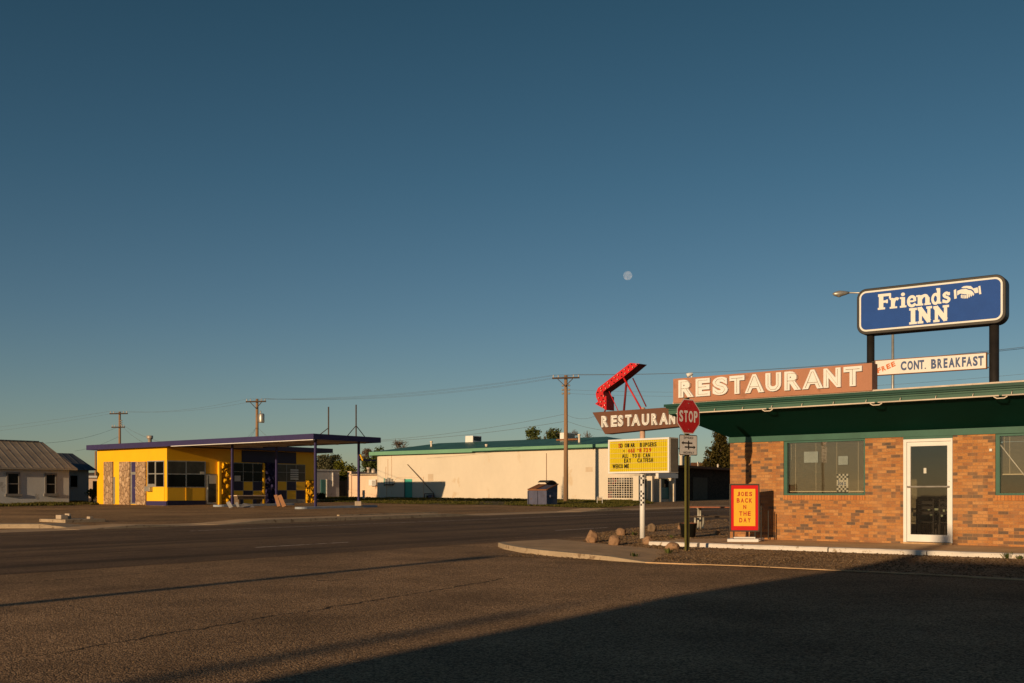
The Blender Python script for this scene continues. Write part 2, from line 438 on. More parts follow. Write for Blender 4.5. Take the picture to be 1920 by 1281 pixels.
M['black_metal'] = paint('flaking_black_metal_paint', (0.018,0.016,0.015), 0.5, 0.3, 4, stain=(0.42,0.36,0.28), st_thr=0.745, st_scale=8)
M['black'] = paint('black_paint', (0.014,0.013,0.012), 0.5, 0.2, 5)
M['letter_black'] = paint('black_sign_letters', (0.015,0.013,0.012), 0.5, 0.2, 20)
M['letter_red'] = paint('red_sign_letters', (0.42,0.02,0.015), 0.5, 0.2, 12)
M['blue_sign'] = paint('blue_sign_face', (0.012,0.066,0.30), 0.6, 0.10, 1.5, spec=0.15)
M['cream'] = paint('cream_sign_lettering', (0.68,0.69,0.67), 0.5, 0.05, 6)
M['panel_white'] = paint('off_white_sign_panel', (0.68,0.66,0.64), 0.5, 0.06, 2, stain=(0.62,0.40,0.24), st_thr=0.7, st_scale=4)
M['letter_blue'] = paint('worn_blue_sign_letters', (0.05,0.085,0.20), 0.6, 0.2, 18, stain=(0.40,0.40,0.42), st_thr=0.66, st_scale=16)
M['letter_orange'] = paint('faded_orange_sign_letters', (0.55,0.14,0.04), 0.6, 0.15, 18)
M['stop_red'] = paint('faded_stop_sign_red', (0.50,0.014,0.02), 0.4, 0.12, 5)
M['sign_silver'] = paint('reflective_sign_white', (0.78,0.76,0.74), 0.4, 0.06, 6)
M['sign_back'] = paint('bare_sign_aluminium', (0.4,0.4,0.4), 0.45, 0.1, 5, metal=0.5)
M['post_green'] = paint('green_channel_post', (0.10,0.095,0.022), 0.5, 0.2, 8)
M['board_yellow'] = paint('yellow_board_panel', (0.72,0.42,0.035), 0.4, 0.08, 2)
M['board_red'] = paint('red_board_border', (0.56,0.012,0.014), 0.35, 0.1, 4)
M['yellow'] = paint('bright_yellow_wall_paint', (0.86,0.46,0.008), 0.55, 0.05, 1.2)
M['yellow_b'] = paint('bright_yellow_panel_paint', (0.88,0.50,0.02), 0.5, 0.05, 1.2)
M['purple'] = paint('purple_paint', (0.038,0.031,0.105), 0.55, 0.12, 2)
M['purple_shade'] = paint('shaded_purple_paint', (0.016,0.017,0.05), 0.55, 0.15, 2)  # purple darkened to carry the shade of the station front
M['stone'] = stone_mat('pinkish_ledge_stone', [(0.0,(0.31,0.20,0.115)),(0.5,(0.44,0.295,0.18)),(1.0,(0.53,0.375,0.24))], (0.22,0.14,0.085), scale=3.3, depth=0.05)
M['stone_yellow'] = stone_mat('yellow_painted_stone', [(0.0,(0.60,0.29,0.006)),(1.0,(0.88,0.48,0.01))], (0.55,0.27,0.006), scale=4.2, depth=0.04)
M['stone_purple'] = stone_mat('purple_painted_stone', [(0.0,(0.012,0.011,0.04)),(1.0,(0.04,0.034,0.11))], (0.02,0.018,0.05), scale=4.2, depth=0.04)
M['dark_glass'] = paint('dark_window_glass', (0.004,0.004,0.004), 0.12, 0.2, 2, spec=0.12)
M['dim_glass'] = paint('dusty_window_glass', (0.05,0.045,0.035), 0.15, 0.6, 1.4, spec=0.25)
M['glass'] = glass_mat('clear_window_glass')
M['ceiling_white'] = paint('canopy_underside_paint', (0.5,0.45,0.40), 0.8, 0.2, 1.2, stain=(0.25,0.18,0.13), st_scale=1.5)
M['cream_wall'] = paint('cream_stucco', (0.64,0.57,0.47), 0.9, 0.06, 0.35, 0.004, 18, stain=(0.57,0.46,0.33), st_thr=0.61, st_scale=0.55, stretch=(1,1,0.6))
M['green_edge'] = paint('light_green_eave_metal', (0.15,0.33,0.22), 0.5, 0.1, 1)
M['teal_door'] = paint('teal_door_paint', (0.06,0.38,0.29), 0.5, 0.08, 2)
M['teal_dark'] = paint('teal_shop_panel', (0.05,0.19,0.19), 0.5, 0.12, 2)
M['grey_wall'] = paint('pale_grey_stucco', (0.40,0.40,0.42), 0.95, 0.12, 0.8, 0.006, 14, stain=(0.28,0.27,0.27), st_thr=0.62, st_scale=1.2)
M['blue_wall'] = paint('bluish_white_stucco', (0.50,0.51,0.52), 0.95, 0.12, 0.8, 0.006, 14, stain=(0.33,0.33,0.33), st_thr=0.6, st_scale=1.2)
M['pink_wall'] = paint('stained_pinkish_plaster', (0.70,0.53,0.40), 0.95, 0.1, 0.7, 0.004, 14, stain=(0.40,0.22,0.13), st_thr=0.63, st_scale=1.0, stretch=(1,1,0.5))
M['wood'] = paint('weathered_pole_wood', (0.27,0.165,0.095), 0.9, 0.3, 5, 0.004, 40, stretch=(6,6,0.4))
M['dark_wood'] = paint('crossarm_and_unlit_bench_wood', (0.06,0.042,0.03), 0.9, 0.3, 5)
M['wire'] = paint('grey_power_cable', (0.10,0.09,0.08), 0.7, 0.1, 2)
M['insul'] = paint('porcelain_insulator', (0.5,0.46,0.42), 0.25, 0.1, 5)
M['bin_blue'] = paint('dented_blue_steel', (0.075,0.08,0.135), 0.55, 0.25, 2.5, stain=(0.10,0.06,0.04), st_thr=0.62, st_scale=3)
M['bin_lid'] = paint('black_plastic_lid', (0.03,0.03,0.028), 0.5, 0.2, 3)
M['rust'] = paint('rusty_steel', (0.20,0.085,0.035), 0.85, 0.3, 5)
M['rock'] = paint('tan_boulder', (0.28,0.17,0.10), 0.95, 0.28, 3.5, 0.02, 12, stain=(0.17,0.115,0.08), st_thr=0.58, st_scale=5)
M['rock_grey'] = paint('grey_brown_boulder', (0.20,0.14,0.09), 0.95, 0.28, 3.5, 0.02, 12, stain=(0.15,0.11,0.08), st_thr=0.56, st_scale=5)
M['table_wood'] = paint('red_brown_plank', (0.30,0.11,0.06), 0.8, 0.25, 4, stretch=(1,6,1))
M['table_steel'] = paint('galvanised_table_tube', (0.42,0.40,0.34), 0.45, 0.15, 5, metal=0.3)
M['pot'] = paint('black_plastic_tub', (0.012,0.012,0.011), 0.45, 0.2, 4)
M['pot_in'] = paint('terracotta_tub_rim', (0.42,0.15,0.09), 0.7, 0.15, 4)
M['blind'] = paint('beige_blind_slat', (0.30,0.265,0.19), 0.6, 0.06, 3)
M['blind_rail'] = paint('cream_blind_rail', (0.62,0.55,0.40), 0.5, 0.05, 3)
M['room'] = paint('dim_room_paint', (0.42,0.38,0.26), 0.9, 0.15, 1)
M['room_floor'] = paint('dim_room_floor', (0.06,0.045,0.035), 0.6, 0.2, 2)
M['chair'] = paint('black_chair_wood', (0.012,0.010,0.009), 0.5, 0.2, 4)
M['green_cloth'] = paint('pale_green_check', (0.36,0.44,0.34), 0.8, 0.1, 8)
M['poster_white'] = paint('poster_paper', (0.55,0.55,0.50), 0.7, 0.06, 6)
M['poster_blue'] = paint('pale_blue_notice_paper', (0.36,0.42,0.45), 0.7, 0.12, 6)
M['block'] = paint('cinder_block', (0.42,0.34,0.26), 0.95, 0.2, 4, 0.006, 40)
M['pale_blue'] = paint('pale_blue_kerb_paint', (0.30,0.34,0.40), 0.8, 0.2, 3, stain=(0.5,0.36,0.08), st_thr=0.6, st_scale=2)
M['board_white'] = paint('dirty_white_board', (0.30,0.29,0.28), 0.8, 0.15, 2)
M['board_grey'] = paint('grey_sheet_board', (0.24,0.235,0.24), 0.8, 0.15, 2)
M['board_tan'] = paint('orange_plywood_board', (0.36,0.18,0.09), 0.8, 0.15, 3)
M['stucco_tan'] = paint('tan_motel_stucco', (0.42,0.36,0.28), 0.9, 0.1, 0.6)
M['hill'] = paint('brown_scrub_hill', (0.13,0.10,0.075), 1.0, 0.25, 0.02)
M['bark'] = paint('grey_brown_bark', (0.13,0.095,0.065), 0.95, 0.3, 6, 0.01, 20)
M['vent'] = paint('dull_tin_vent', (0.42,0.36,0.30), 0.5, 0.2, 5, metal=0.3)
M['mount'] = paint('insulating_white_pipe', (0.68,0.60,0.50), 0.6, 0.1, 5)

def metal_roof(name, col, period=0.45, depth=0.03, rust=None):
    t = NT(name); v = t.coord(); sx = t.n('ShaderNodeSeparateXYZ'); t.L(v, sx.inputs[0])
    ph = t.math('MULTIPLY', sx.outputs[0], 2*math.pi/period)
    wv = t.math('POWER', t.math('ABSOLUTE', t.math('COSINE', t.math('MULTIPLY', ph, 0.5))), 12)
    n = t.noise(v, 0.7, 6)
    c = t.ramp(n, [(0.3, tuple(x*0.78 for x in col)), (0.7, tuple(x*1.2 for x in col))])
    if rust: c = t.mix(t.ramp(t.noise(v, 1.6, 6, 0.65), [(0.6, 0.0), (0.66, 0.7)]), c, rust)
    t.bsdf(c, 0.5, 0.15, 0.4, t.bump(wv, 0.8, depth))
    return t.mat
M['roof_green'] = metal_roof('green_metal_roof', (0.05,0.155,0.13), 0.6)
M['roof_tin'] = metal_roof('weathered_tin_roof', (0.33,0.265,0.19), 0.55, 0.018, rust=(0.2,0.13,0.09))
M['roof_dark'] = metal_roof('dark_slate_roof', (0.07,0.075,0.085), 0.5)
M['roof_flat'] = paint('tarred_flat_roof', (0.12,0.11,0.10), 0.95, 0.2, 1)

def leaf_mat(name, lo, mid, hi):
    t = NT(name); gi = t.n('ShaderNodeNewGeometry')
    c = t.ramp(gi.outputs['Random Per Island'], [(0.0, lo), (0.5, mid), (1.0, hi)])
    d = t.n('ShaderNodeBsdfDiffuse'); t.L(c, d.inputs[0]); tl = t.n('ShaderNodeBsdfTranslucent'); t.L(c, tl.inputs[0])
    mx = t.n('ShaderNodeMixShader'); mx.inputs[0].default_value = 0.25; t.L(d.outputs[0], mx.inputs[1]); t.L(tl.outputs[0], mx.inputs[2])
    t.L(mx.outputs[0], t.out.inputs['Surface']); return t.mat
M['leaf_olive'] = leaf_mat('olive_leaves', (0.055,0.06,0.01), (0.13,0.135,0.022), (0.21,0.20,0.04))
M['leaf_green'] = leaf_mat('green_leaves', (0.035,0.05,0.014), (0.08,0.10,0.03), (0.13,0.15,0.045))
M['leaf_grey'] = leaf_mat('grey_green_leaves', (0.05,0.055,0.03), (0.10,0.10,0.055), (0.15,0.14,0.08))
M['leaf_pine'] = leaf_mat('dark_pine_needles', (0.025,0.023,0.008), (0.065,0.055,0.016), (0.12,0.092,0.028))
M['twig'] = leaf_mat('bare_twigs', (0.07,0.05,0.035), (0.12,0.085,0.06), (0.17,0.12,0.085))
M['grass'] = leaf_mat('short_grass', (0.045,0.05,0.012), (0.085,0.085,0.02), (0.15,0.12,0.04))
M['mast'] = paint('dark_rusty_mast_steel', (0.06,0.042,0.035), 0.7, 0.2, 4)
M['trim_grey'] = paint('dull_window_trim', (0.19,0.18,0.175), 0.8, 0.15, 3)
M['board_frame'] = paint('dark_bronze_board_frame', (0.055,0.045,0.035), 0.5, 0.2, 4)
M['pole_upper'] = paint('faded_salmon_pole_paint', (0.52,0.34,0.25), 0.7, 0.12, 4, stain=(0.35,0.2,0.13), st_scale=5)
M['rail'] = paint('yellowed_letter_rail', (0.60,0.48,0.22), 0.5, 0.1, 4)
M['patch'] = paint('darker_plaster_patch', (0.54,0.44,0.33), 0.9, 0.1, 1.5)
# ================================================================== the ground
def sheet(name, pts, off, mat, kind='structure', zf=None):
    m = MB(); m.add([(p[0], p[1], (zf(p) if zf else g(p[1]) + off)) for p in pts], [tuple(range(len(pts)))])
    o = m.build(name, mat, fix=False)
    if o.data.polygons[0].normal.z < 0: o.data.flip_normals()
    return tag(o, kind=kind)
def strip(name, s0, s1, t0, t1, off, mat, step=3.0, fr=HW):
    m = MB(); n = max(1, int((t1-t0)/step)); vs = []; fs = []
    for i in range(n+1):
        t = t0 + (t1-t0)*i/n
        for s_ in (s0, s1):
            p = fr.w(t, s_, 0); vs.append((p.x, p.y, g(p.y)+off))
    for i in range(n): fs.append((2*i, 2*i+2, 2*i+3, 2*i+1))
    m.add(vs, fs); return tag(m.build(name, mat, fix=False), kind='structure')

m = MB(); ys = [-3000, -40, 103, 3500]; xs = [-3000, 3000]
vs = [(x, y, g(y)) for y in ys for x in xs]
m.add(vs, [(2*i, 2*i+1, 2*i+3, 2*i+2) for i in range(3)])
tag(m.build('ground', M['earth'], fix=False), kind='structure')
strip('forecourt', 15.0, 46.0, -40, 44, 0.006, M['forecourt'])
strip('side_street', -70, 0.05, -60, 62, 0.010, M['asphalt'])
strip('highway', 0.0, 15.05, -70, 150, 0.014, M['highway'], 2.0)
for i in range(-3, 10):
    t0 = HW.xa(480, 2.9) + i*11.6
    o = strip('lane_marking', 2.85, 2.97, t0, t0+2.9, 0.019, M['road_line'])
strip('edge_line', 11.5, 11.62, 2, 60, 0.019, M['road_line'])

# far kerbs and pavements of the highway
def kerb_run(name, t0, t1, s0=15.0, h=0.14, mat=None, walk=1.7, ramp0=0.0, ramp1=0.0):
    m = MB(); n = max(2, int((t1-t0)/2.0)); rows = []
    for i in range(n+1):
        t = t0+(t1-t0)*i/n
        k = min(1.0, (t-t0)/ramp0 if ramp0 else 1.0, (t1-t)/ramp1 if ramp1 else 1.0)
        r = []
        for s_, z in ((s0, -0.05), (s0+0.015, 0.015+h*k), (s0+0.17, 0.02+h*k), (s0+walk, 0.02+h*k*0.9), (s0+walk+0.02, -0.05)):
            p = HW.w(t, s_, 0); r.append((p.x, p.y, g(p.y)+z))
        rows.append(r)
    vs = [p for r in rows for p in r]
    for i in range(n):
        for k in range(4): m.f.append((i*5+k, i*5+5+k, i*5+6+k, i*5+1+k)); m.m.append(0 if k < 2 else 1)
    m.v = vs
    m.f.append(tuple(range(5))); m.m.append(0); m.f.append(tuple(range(n*5, n*5+5))); m.m.append(0)
    return tag(m.build(name, [mat or M['kerb'], M['concrete']]), kind='structure')
tA, tB, tC, tD = HW.xa(150, 15), HW.xa(362, 15), HW.xa(412, 15), HW.xa(905, 15)
kerb_run('far_kerb', tA, tB, h=0.10, ramp0=1.5, ramp1=0.6)
kerb_run('far_kerb', tC, tD, h=0.13, ramp0=0.5, ramp1=1.6)
kerb_run('far_kerb', HW.xa(1093, 15), HW.xa(1186, 15), h=0.15, ramp0=0.3, ramp1=1.0)
strip('far_pavement', 15.02, 17.2, -14, 46, 0.012, M['concrete'])
# second, lower kerb of the forecourt edge
m = MB(); ta, tb = HW.xa(634, 18.4), HW.xa(820, 18.4)
for i in range(6):
    a = ta+(tb-ta)*i/6; b = ta+(tb-ta)*(i+0.96)/6
    m.obox(HW.w(a, 18.4, 0)+Vector((0,0,g(HW.w(a,18.4,0).y)+0.05)), HW.w(b, 18.4, 0)+Vector((0,0,g(HW.w(b,18.4,0).y)+0.05)), 0.16, 0.14)
tag(m.build('forecourt_kerb', M['kerb']), kind='structure')
# kerb return at the far left
m = MB(); p0 = Vector((-30, 35.3, 0)); p1 = Vector((-15.85, 35.95, 0)); p2 = Vector((-14.9, 36.05, 0))
def kk(p, z): return (p.x, p.y, g(p.y)+z)
b = Vector((0, 0.2, 0)); bb = Vector((0, 1.5, 0))
m.add([kk(p0,-.05), kk(p1,-.05), kk(p1,.15), kk(p0,.15), kk(p0+b,.155), kk(p1+b,.155), kk(p0+bb,.15), kk(p1+bb,.13), kk(p2,-.02), kk(p2,.02), kk(p2+b,.03), kk(p2+bb*1.1,.03)],
      [(0,1,2,3), (3,2,5,4), (1,8,9,2), (2,9,10,5)], 0)
m.add([kk(p0+b,.155), kk(p1+b,.155), kk(p1+bb,.13), kk(p0+bb,.15), kk(p2+b,.03), kk(p2+bb*1.1,.03)], [(0,1,2,3), (1,4,5,2)], 1)
tag(m.build('left_kerb', [M['kerb'], M['concrete']], fix=False), kind='structure')

# corner island of pavement in front of the restaurant
kp = [(960,1020),(940,1022),(933,1026),(945,1031),(975,1037),(1010,1042),(1070,1048),(1140,1053),(1215,1057)]
kh = [0.03, 0.08, 0.11, 0.12, 0.12, 0.12, 0.12, 0.10, 0.02]
inner_px = [(1250,1043),(1262,1034),(1191,1027),(1092,1018.5),(1040,1013.5),(1000,1016)]
KP = [gp(u, v) for u, v in kp]; cen = sum(KP, Vector())/len(KP)
m = MB(); top = []
for i, p in enumerate(KP):
    d = (KP[min(i+1,len(KP)-1)]-KP[max(i-1,0)]); d.z = 0; d.normalize(); nn = Vector((-d.y, d.x, 0))
    q = p + nn*0.17; q.z = g(q.y); top.append(q)
    m.v += [(p.x,p.y,p.z-0.05), tuple(p+Vector((0,0,kh[i]))+nn*0.02), tuple(q+Vector((0,0,kh[i]+0.005)))]
for i in range(len(KP)-1):
    for k in (0,1): m.f.append((i*3+k, i*3+3+k, i*3+4+k, i*3+1+k)); m.m.append(0)
tag(m.build('corner_kerb', M['kerb']), kind='structure')
m = MB(); a = [top[i]+Vector((0,0,kh[i]+0.004)) for i in range(len(KP))]; bpts = [gp(u, v, 0.035) for u, v in inner_px]
inn = [bpts[5], bpts[5], bpts[5], bpts[4], bpts[4], bpts[3], bpts[2], bpts[2], bpts[1]]
for i in range(len(a)):
    mid = a[i]*0.5+inn[i]*0.5; mid.z = g(mid.y)+0.6*kh[i]+0.02
    m.v += [tuple(a[i]), tuple(mid), tuple(inn[i])]
for i in range(len(a)-1):
    for k in (0,1): m.f.append((i*3+k, i*3+3+k, i*3+4+k, i*3+1+k)); m.m.append(0)
o = m.build('corner_pavement', M['concrete'], fix=True)
tag(o, kind='structure')
for p in o.data.polygons:
    pass
# flush concrete edging between street and gravel
ed = [gp(1212,1056.5,0.022), gp(1400,1063.5,0.022), gp(1557,1071,0.022), gp(1740,1079.5,0.022), gp(1960,1091,0.020)]
m = MB()
for i in range(len(ed)-1):
    m.obox(ed[i]-Vector((0,0,.02)), ed[i+1]-Vector((0,0,.02)), 0.15, 0.055)
tag(m.build('concrete_edging', M['concrete']), kind='structure')

# ================================================================== the restaurant
ANG_R = math.atan2(-0.642, 0.767)
RX = Frame((5.52, 27.0, 0), ANG_R)
ZB = 0.465                                   # floor level
OF, OL = 1.5, 0.88                           # overhang of the eaves, front and left
YK = -2.35                                   # pavement kerb line
ZW = RX.za(820.5, 0)                         # wall top
ZO = RX.za(777, -OL, -OF)                    # outer soffit edge
WX = 15.5; WD = 8.0
rest = empty('restaurant', RX.w(0, 0, 0), ANG_R, 'low brick restaurant with dark green flared eaves and a white glass door', 'building')
def px(u, y=0.0): return RX.xa(u, y)
def pz(v, x, y=0.0): return RX.za(v, x, y)
xw0, xw1 = px(1469), px(1622); zw0, zw1 = pz(928.6, xw0), pz(827.5, xw0)
xd0, xd1 = px(1694), px(1786.5); zd0 = ZB + 0.02; zd1 = pz(824.5, xd0)
xr0, xr1 = px(1866), px(1866) + (xw1-xw0)
zr0 = zw0
ztrim = pz(831, 0)
TW = 0.22
m = MB()
zlow = 0.0
def wall_seg(x0, x1, z0, z1): m.box(x0, x1, 0, TW, z0, z1)
wall_seg(0, xw0, zlow, ztrim); wall_seg(xw0, xw1, zlow, zw0-0.115); wall_seg(xw0, xw1, zw1, ztrim) if zw1 < ztrim-0.01 else None
wall_seg(xw1, xd0, zlow, ztrim); wall_seg(xd0, xd1, zlow, zd0)
wall_seg(xd1, xr0, zlow, ztrim); wall_seg(xr0, xr1, zlow, zr0-0.115); wall_seg(xr1, WX, zlow, ztrim)
m.box(0, TW, TW+0.002, WD, zlow, ztrim); m.box(WX-TW, WX, TW+0.002, WD, zlow, ztrim); m.box(TW+.002, WX-TW-.002, WD-TW, WD, zlow, ztrim)
m.build('wall', M['brick'], rest)
m = MB(); m.box(xw0+.002, xw1-.002, -0.022, TW-.01, zw0-0.113, zw0-0.002); m.build('window_sill', M['soldier'], rest)
m = MB(); m.box(xr0+.002, xr1-.002, -0.022, TW-.01, zr0-0.113, zr0-0.002); m.build('window_sill', M['soldier'], rest)
m = MB(); m.box(-0.03, WX+0.03, -0.03, TW, ztrim+0.002, ZW); m.box(-0.03, TW, TW+.002, WD, ztrim+.002, ZW)
m.box(xd0, xd1, -0.012, TW, zd1+0.002, ztrim)
m.build('trim', M['teal'], rest)
# soffit, fascia, gutter, roof
xe = WX + 0.9
m = MB()
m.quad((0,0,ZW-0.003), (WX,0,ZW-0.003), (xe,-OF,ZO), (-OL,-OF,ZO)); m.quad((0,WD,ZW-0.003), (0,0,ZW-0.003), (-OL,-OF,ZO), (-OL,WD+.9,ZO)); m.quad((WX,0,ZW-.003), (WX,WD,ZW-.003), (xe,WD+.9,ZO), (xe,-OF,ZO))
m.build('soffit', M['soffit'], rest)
def ring(x0, x1, y0, z0, z1, th):
    m.box(x0, x1, y0, y0+th, z0, z1); m.box(x0, x0+th, y0+th+.001, WD+.9, z0, z1); m.box(x1-th, x1, y0+th+.001, WD+.9, z0, z1)
ZF = pz(757.5, -OL, -OF-0.06)                # top of the eaves
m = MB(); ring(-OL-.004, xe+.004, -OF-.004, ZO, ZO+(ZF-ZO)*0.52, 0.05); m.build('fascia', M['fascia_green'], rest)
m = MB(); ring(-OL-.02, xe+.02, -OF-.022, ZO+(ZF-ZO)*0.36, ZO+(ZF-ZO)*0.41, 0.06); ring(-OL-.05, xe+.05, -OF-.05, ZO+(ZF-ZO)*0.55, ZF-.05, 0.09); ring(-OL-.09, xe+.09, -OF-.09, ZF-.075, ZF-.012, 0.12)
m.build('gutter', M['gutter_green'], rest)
m = MB(); ring(-OL+.05, xe-.05, -OF+.10, ZF-.03, ZF+.04, 0.2); m.build('roof_edge', M['roof_edge'], rest)
m = MB(); m.box(-OL, xe, -OF+.1, WD+.9, ZF-.12, ZF-.03); m.build('roof', M['roof_flat'], rest)
# neon conduit under the fascia, with stand-offs
pr = MB(); yp = -OF-0.10; zp = ZO-0.005
xs_ = [px(u, yp) for u in (1268, 1437, 1442, 1640, 1646, 1873, 1879)] + [xe]
for a, b in ((0,1),(2,3),(4,5),(6,7)):
    pr.tube([(xs_[a], yp, zp), (xs_[b], yp, zp)], 0.016, 8)
for xj in (xs_[1]+.025, xs_[3]+.03, xs_[5]+.03):
    pr.tube([(xj-.13, yp, zp-.02), (xj-.07, yp, zp-.055), (xj+.07, yp, zp-.055), (xj+.13, yp, zp-.02)], 0.012, 6)
x = xs_[0]+0.3
while x < xe:
    pr.tube([(x, yp, zp), (x, yp+.03, zp+.06), (x, -OF, zp+.09)], 0.007, 5); x += 0.74
pr.build('neon_conduit', M['mount'], rest, smooth=True)
# a window: frame > glass; blind behind it
def big_window(x0, x1, z0, z1, tilt, lift):
    f = MB(); w = 0.085
    f.box(x0+.002, x0+w, 0.02, 0.13, z0, z1); f.box(x1-w*.45, x1-.002, 0.02, 0.13, z0, z1); f.box(x0+w, x1-w*.45, 0.02, 0.13, z1-0.045, z1); f.box(x0+w, x1-w*.45, 0.02, 0.13, z0, z0+.045)
    fo = f.build('window', M['teal'], rest)
    q = MB(); q.box(x0+w, x1-w*.45, 0.07, 0.078, z0+.045, z1-.045); q.build('pane', M['glass'], fo)
    b = MB(); xb0, xb1 = x0+w+.03, x1-w*.45-.02; zt = z1-.06; zb = z0+.045+lift
    n = int((zt-zb)/0.026)
    for i in range(n):
        z = zt - (i+.5)*(zt-zb)/n
        b.obox((xb0, .13, z), (xb1, .13, z), 0.026, 0.0015, up=(0, math.sin(tilt), math.cos(tilt)))
    for k in range(4):
        xx = xb0+(xb1-xb0)*(0.08+0.28*k); b.box(xx-.004, xx+.004, .112, .114, zb, zt, 1)
    b.box(xb0-.01, xb1+.01, .108, .15, zt, zt+.035, 1); b.box(xb0, xb1, .115, .145, zb-.03, zb-.005, 1)
    b.tube([(xb0+.04, .105, zt), (xb0+.045, .105, zt-(zt-zb)*.35)], 0.004, 5, 1)
    b.build('window_blind', [M['blind'], M['blind_rail']], fo)
    return fo
wl = big_window(xw0, xw1, zw0, zw1, 0.75, 0.06)
wr = big_window(xr0, xr1, zr0, min(ztrim-.004, pz(814, xr0)), 0.75, 0.42)
m = MB(); xa_, xb_ = px(1874, .1), px(1926, .1); m.tube([(xa_, .10, pz(832, xa_, .1)), ((xa_+xb_)/2, .095, pz(865, (xa_+xb_)/2, .1)), (xb_, .10, pz(898, xb_, .1))], .012, 8); m.build('slanting_white_rod', M['alu'], wr, smooth=True)  # thin white rod drawn as a bright bar slanting across the right window
m = MB(); xq = px(1858); zq_ = pz(844, xq); m.box(xq-.03, xq+.03, -.03, -.001, zq_-.03, zq_+.03); m.build('junction_box', M['galv'], rest, bevel=.004)
# door
d = MB(); fw = 0.075
d.box(xd0+.003, xd0+fw, -.02, .12, zd0, zd1); d.box(xd1-fw*.5, xd1-.003, -.02, .12, zd0, zd1); d.box(xd0+fw, xd1-fw*.5, -.02, .12, zd1-.06, zd1)
do = d.build('door_frame', M['alu'], rest)
d = MB(); a0, a1 = xd0+fw+.006, xd1-fw*.5-.006; za, zb = zd0+.012, zd1-.068; st = 0.075
d.box(a0, a0+st, 0, .05, za, zb); d.box(a1-st, a1, 0, .05, za, zb); d.box(a0+st, a1-st, 0, .05, zb-.09, zb); d.box(a0+st, a1-st, 0, .05, za, za+.16)
dl = d.build('door', M['alu'], rest)
q = MB(); q.box(a0+st, a1-st, .02, .028, za+.16, zb-.09); q.build('door_pane', M['glass'], dl)
zh = pz(913, xd0); q = MB(); q.tube([(a0+.02, -.05, zh), (a1-.02, -.05, zh)], .02, 8); q.box(a0+.02, a0+.05, -.05, 0, zh-.02, zh+.02); q.box(a1-.05, a1-.02, -.05, 0, zh-.02, zh+.02); q.build('push_bar', M['galv'], dl)
q = MB(); q.box(a0+st+.29, a0+st+.35, .012, .0185, zh+.30, zh+.42); q.build('door_notice', M['poster_white'], dl)
q = MB(); q.tube([(a1-.035, -.012, zh+.12), (a1-.035, .01, zh+.12)], .014, 10); q.build('lock', M['galv'], dl)
# threshold
m = MB(); m.box(xd0+.003, xd1-.003, -.05, -.001, ZB-.1, ZB+.018); m.build('door_step', M['concrete'], rest, bevel=.01)
# interior
m = MB(); m.box(TW+.01, WX-TW-.01, TW+.01, WD-TW-.01, .1, ZB+.005); m.build('interior_floor', M['room_floor'], rest)
m = MB(); m.box(TW+.01, WX-TW-.01, 5.0, 5.1, ZB+.01, 2.9); m.box(TW+.005, WX-TW-.005, TW+.01, 5.0, 2.92, 2.97); m.box(4.6, 4.68, 2.4, 4.99, ZB+.01, 2.9)
m.build('interior_wall', M['room'], rest)

# pavement in front with its white kerb
xk0 = px(1221, YK)
m = MB(); m.slab([(xk0+.1, YK+.12), (WX+3, YK+.12), (WX+3, -.002), (-.2, -.002), (-.9, -1.0)], lambda p: ZB-.015-.012*abs(p[1]), 0.05)
o = m.build('restaurant_pavement', M['concrete']); o.matrix_world = Matrix.Translation(RX.w(0,0,0)) @ Matrix.Rotation(ANG_R, 4, 'Z'); tag(o, kind='structure')
zk = ZB-.04
m = MB(); cuts = [xk0, px(1311, YK), px(1316, YK), px(1555, YK), px(1558, YK), px(1740, YK), px(1742, YK), WX+3]
for i in range(0, len(cuts), 2):
    n = max(2, int((cuts[i+1]-cuts[i])/.25)); rr = random.Random(i)
    rows = []
    for k in range(n+1):
        xx = cuts[i]+(cuts[i+1]-cuts[i])*k/n; j = lambda: rr.uniform(-.008, .008)
        rows.append([(xx, YK-.12+j(), 0.1), (xx, YK-.11+j(), zk-.03+j()), (xx, YK-.085+j(), zk+j()*.6), (xx, YK+.11, zk+.004), (xx, YK+.115, .1)])
    b0 = len(m.v)
    for r_ in rows: m.v += r_
    for k in range(n):
        for e in range(4): m.f.append((b0+k*5+e, b0+k*5+5+e, b0+k*5+6+e, b0+k*5+1+e)); m.m.append(0)
    m.f.append(tuple(b0+e for e in range(5))); m.m.append(0); m.f.append(tuple(b0+n*5+e for e in range(5))); m.m.append(0)
o = m.build('white_kerb', M['kerb_paint']); o.matrix_world = Matrix.Translation(RX.w(0,0,0)) @ Matrix.Rotation(ANG_R, 4, 'Z'); tag(o, kind='structure')

# gravel: apron between street edging and kerb, bed on the corner
m = MB(); ND = 30
for i in range(ND+1):
    xx = xk0-0.6 + (WX+3.6-xk0)*i/ND
    pin = RX.w(xx, YK-.06, 0)
    # the edging point straight across
    best = None
    a, b = ed[0], ed[-1]; dd = (b-a); 
    # intersect the line pin + s*(-Y) with the edging line
    n_ = Vector((-dd.y, dd.x, 0)); s_ = (a-pin).dot(n_)/((-RX.Y).dot(n_)); pout = pin - RX.Y*s_
    zi = max(g(pin.y)+.03, .335); zo = g(pout.y)+.018
    for k in range(5):
        f_ = k/4; p = pout*(1-f_)+pin*f_; z = zo*(1-f_)+zi*f_ + (random.uniform(-.012,.012) if 0 < k < 4 else 0)
        m.v.append((p.x, p.y, z))
for i in range(ND):
    for k in range(4): m.f.append((i*5+k, i*5+5+k, i*5+6+k, i*5+1+k)); m.m.append(0)
tag(m.build('gravel_apron', M['gravel']), kind='structure')
bed_px = [(1092,1018.5),(1108,1004),(1200,991),(1290,981.5),(1362,975)]
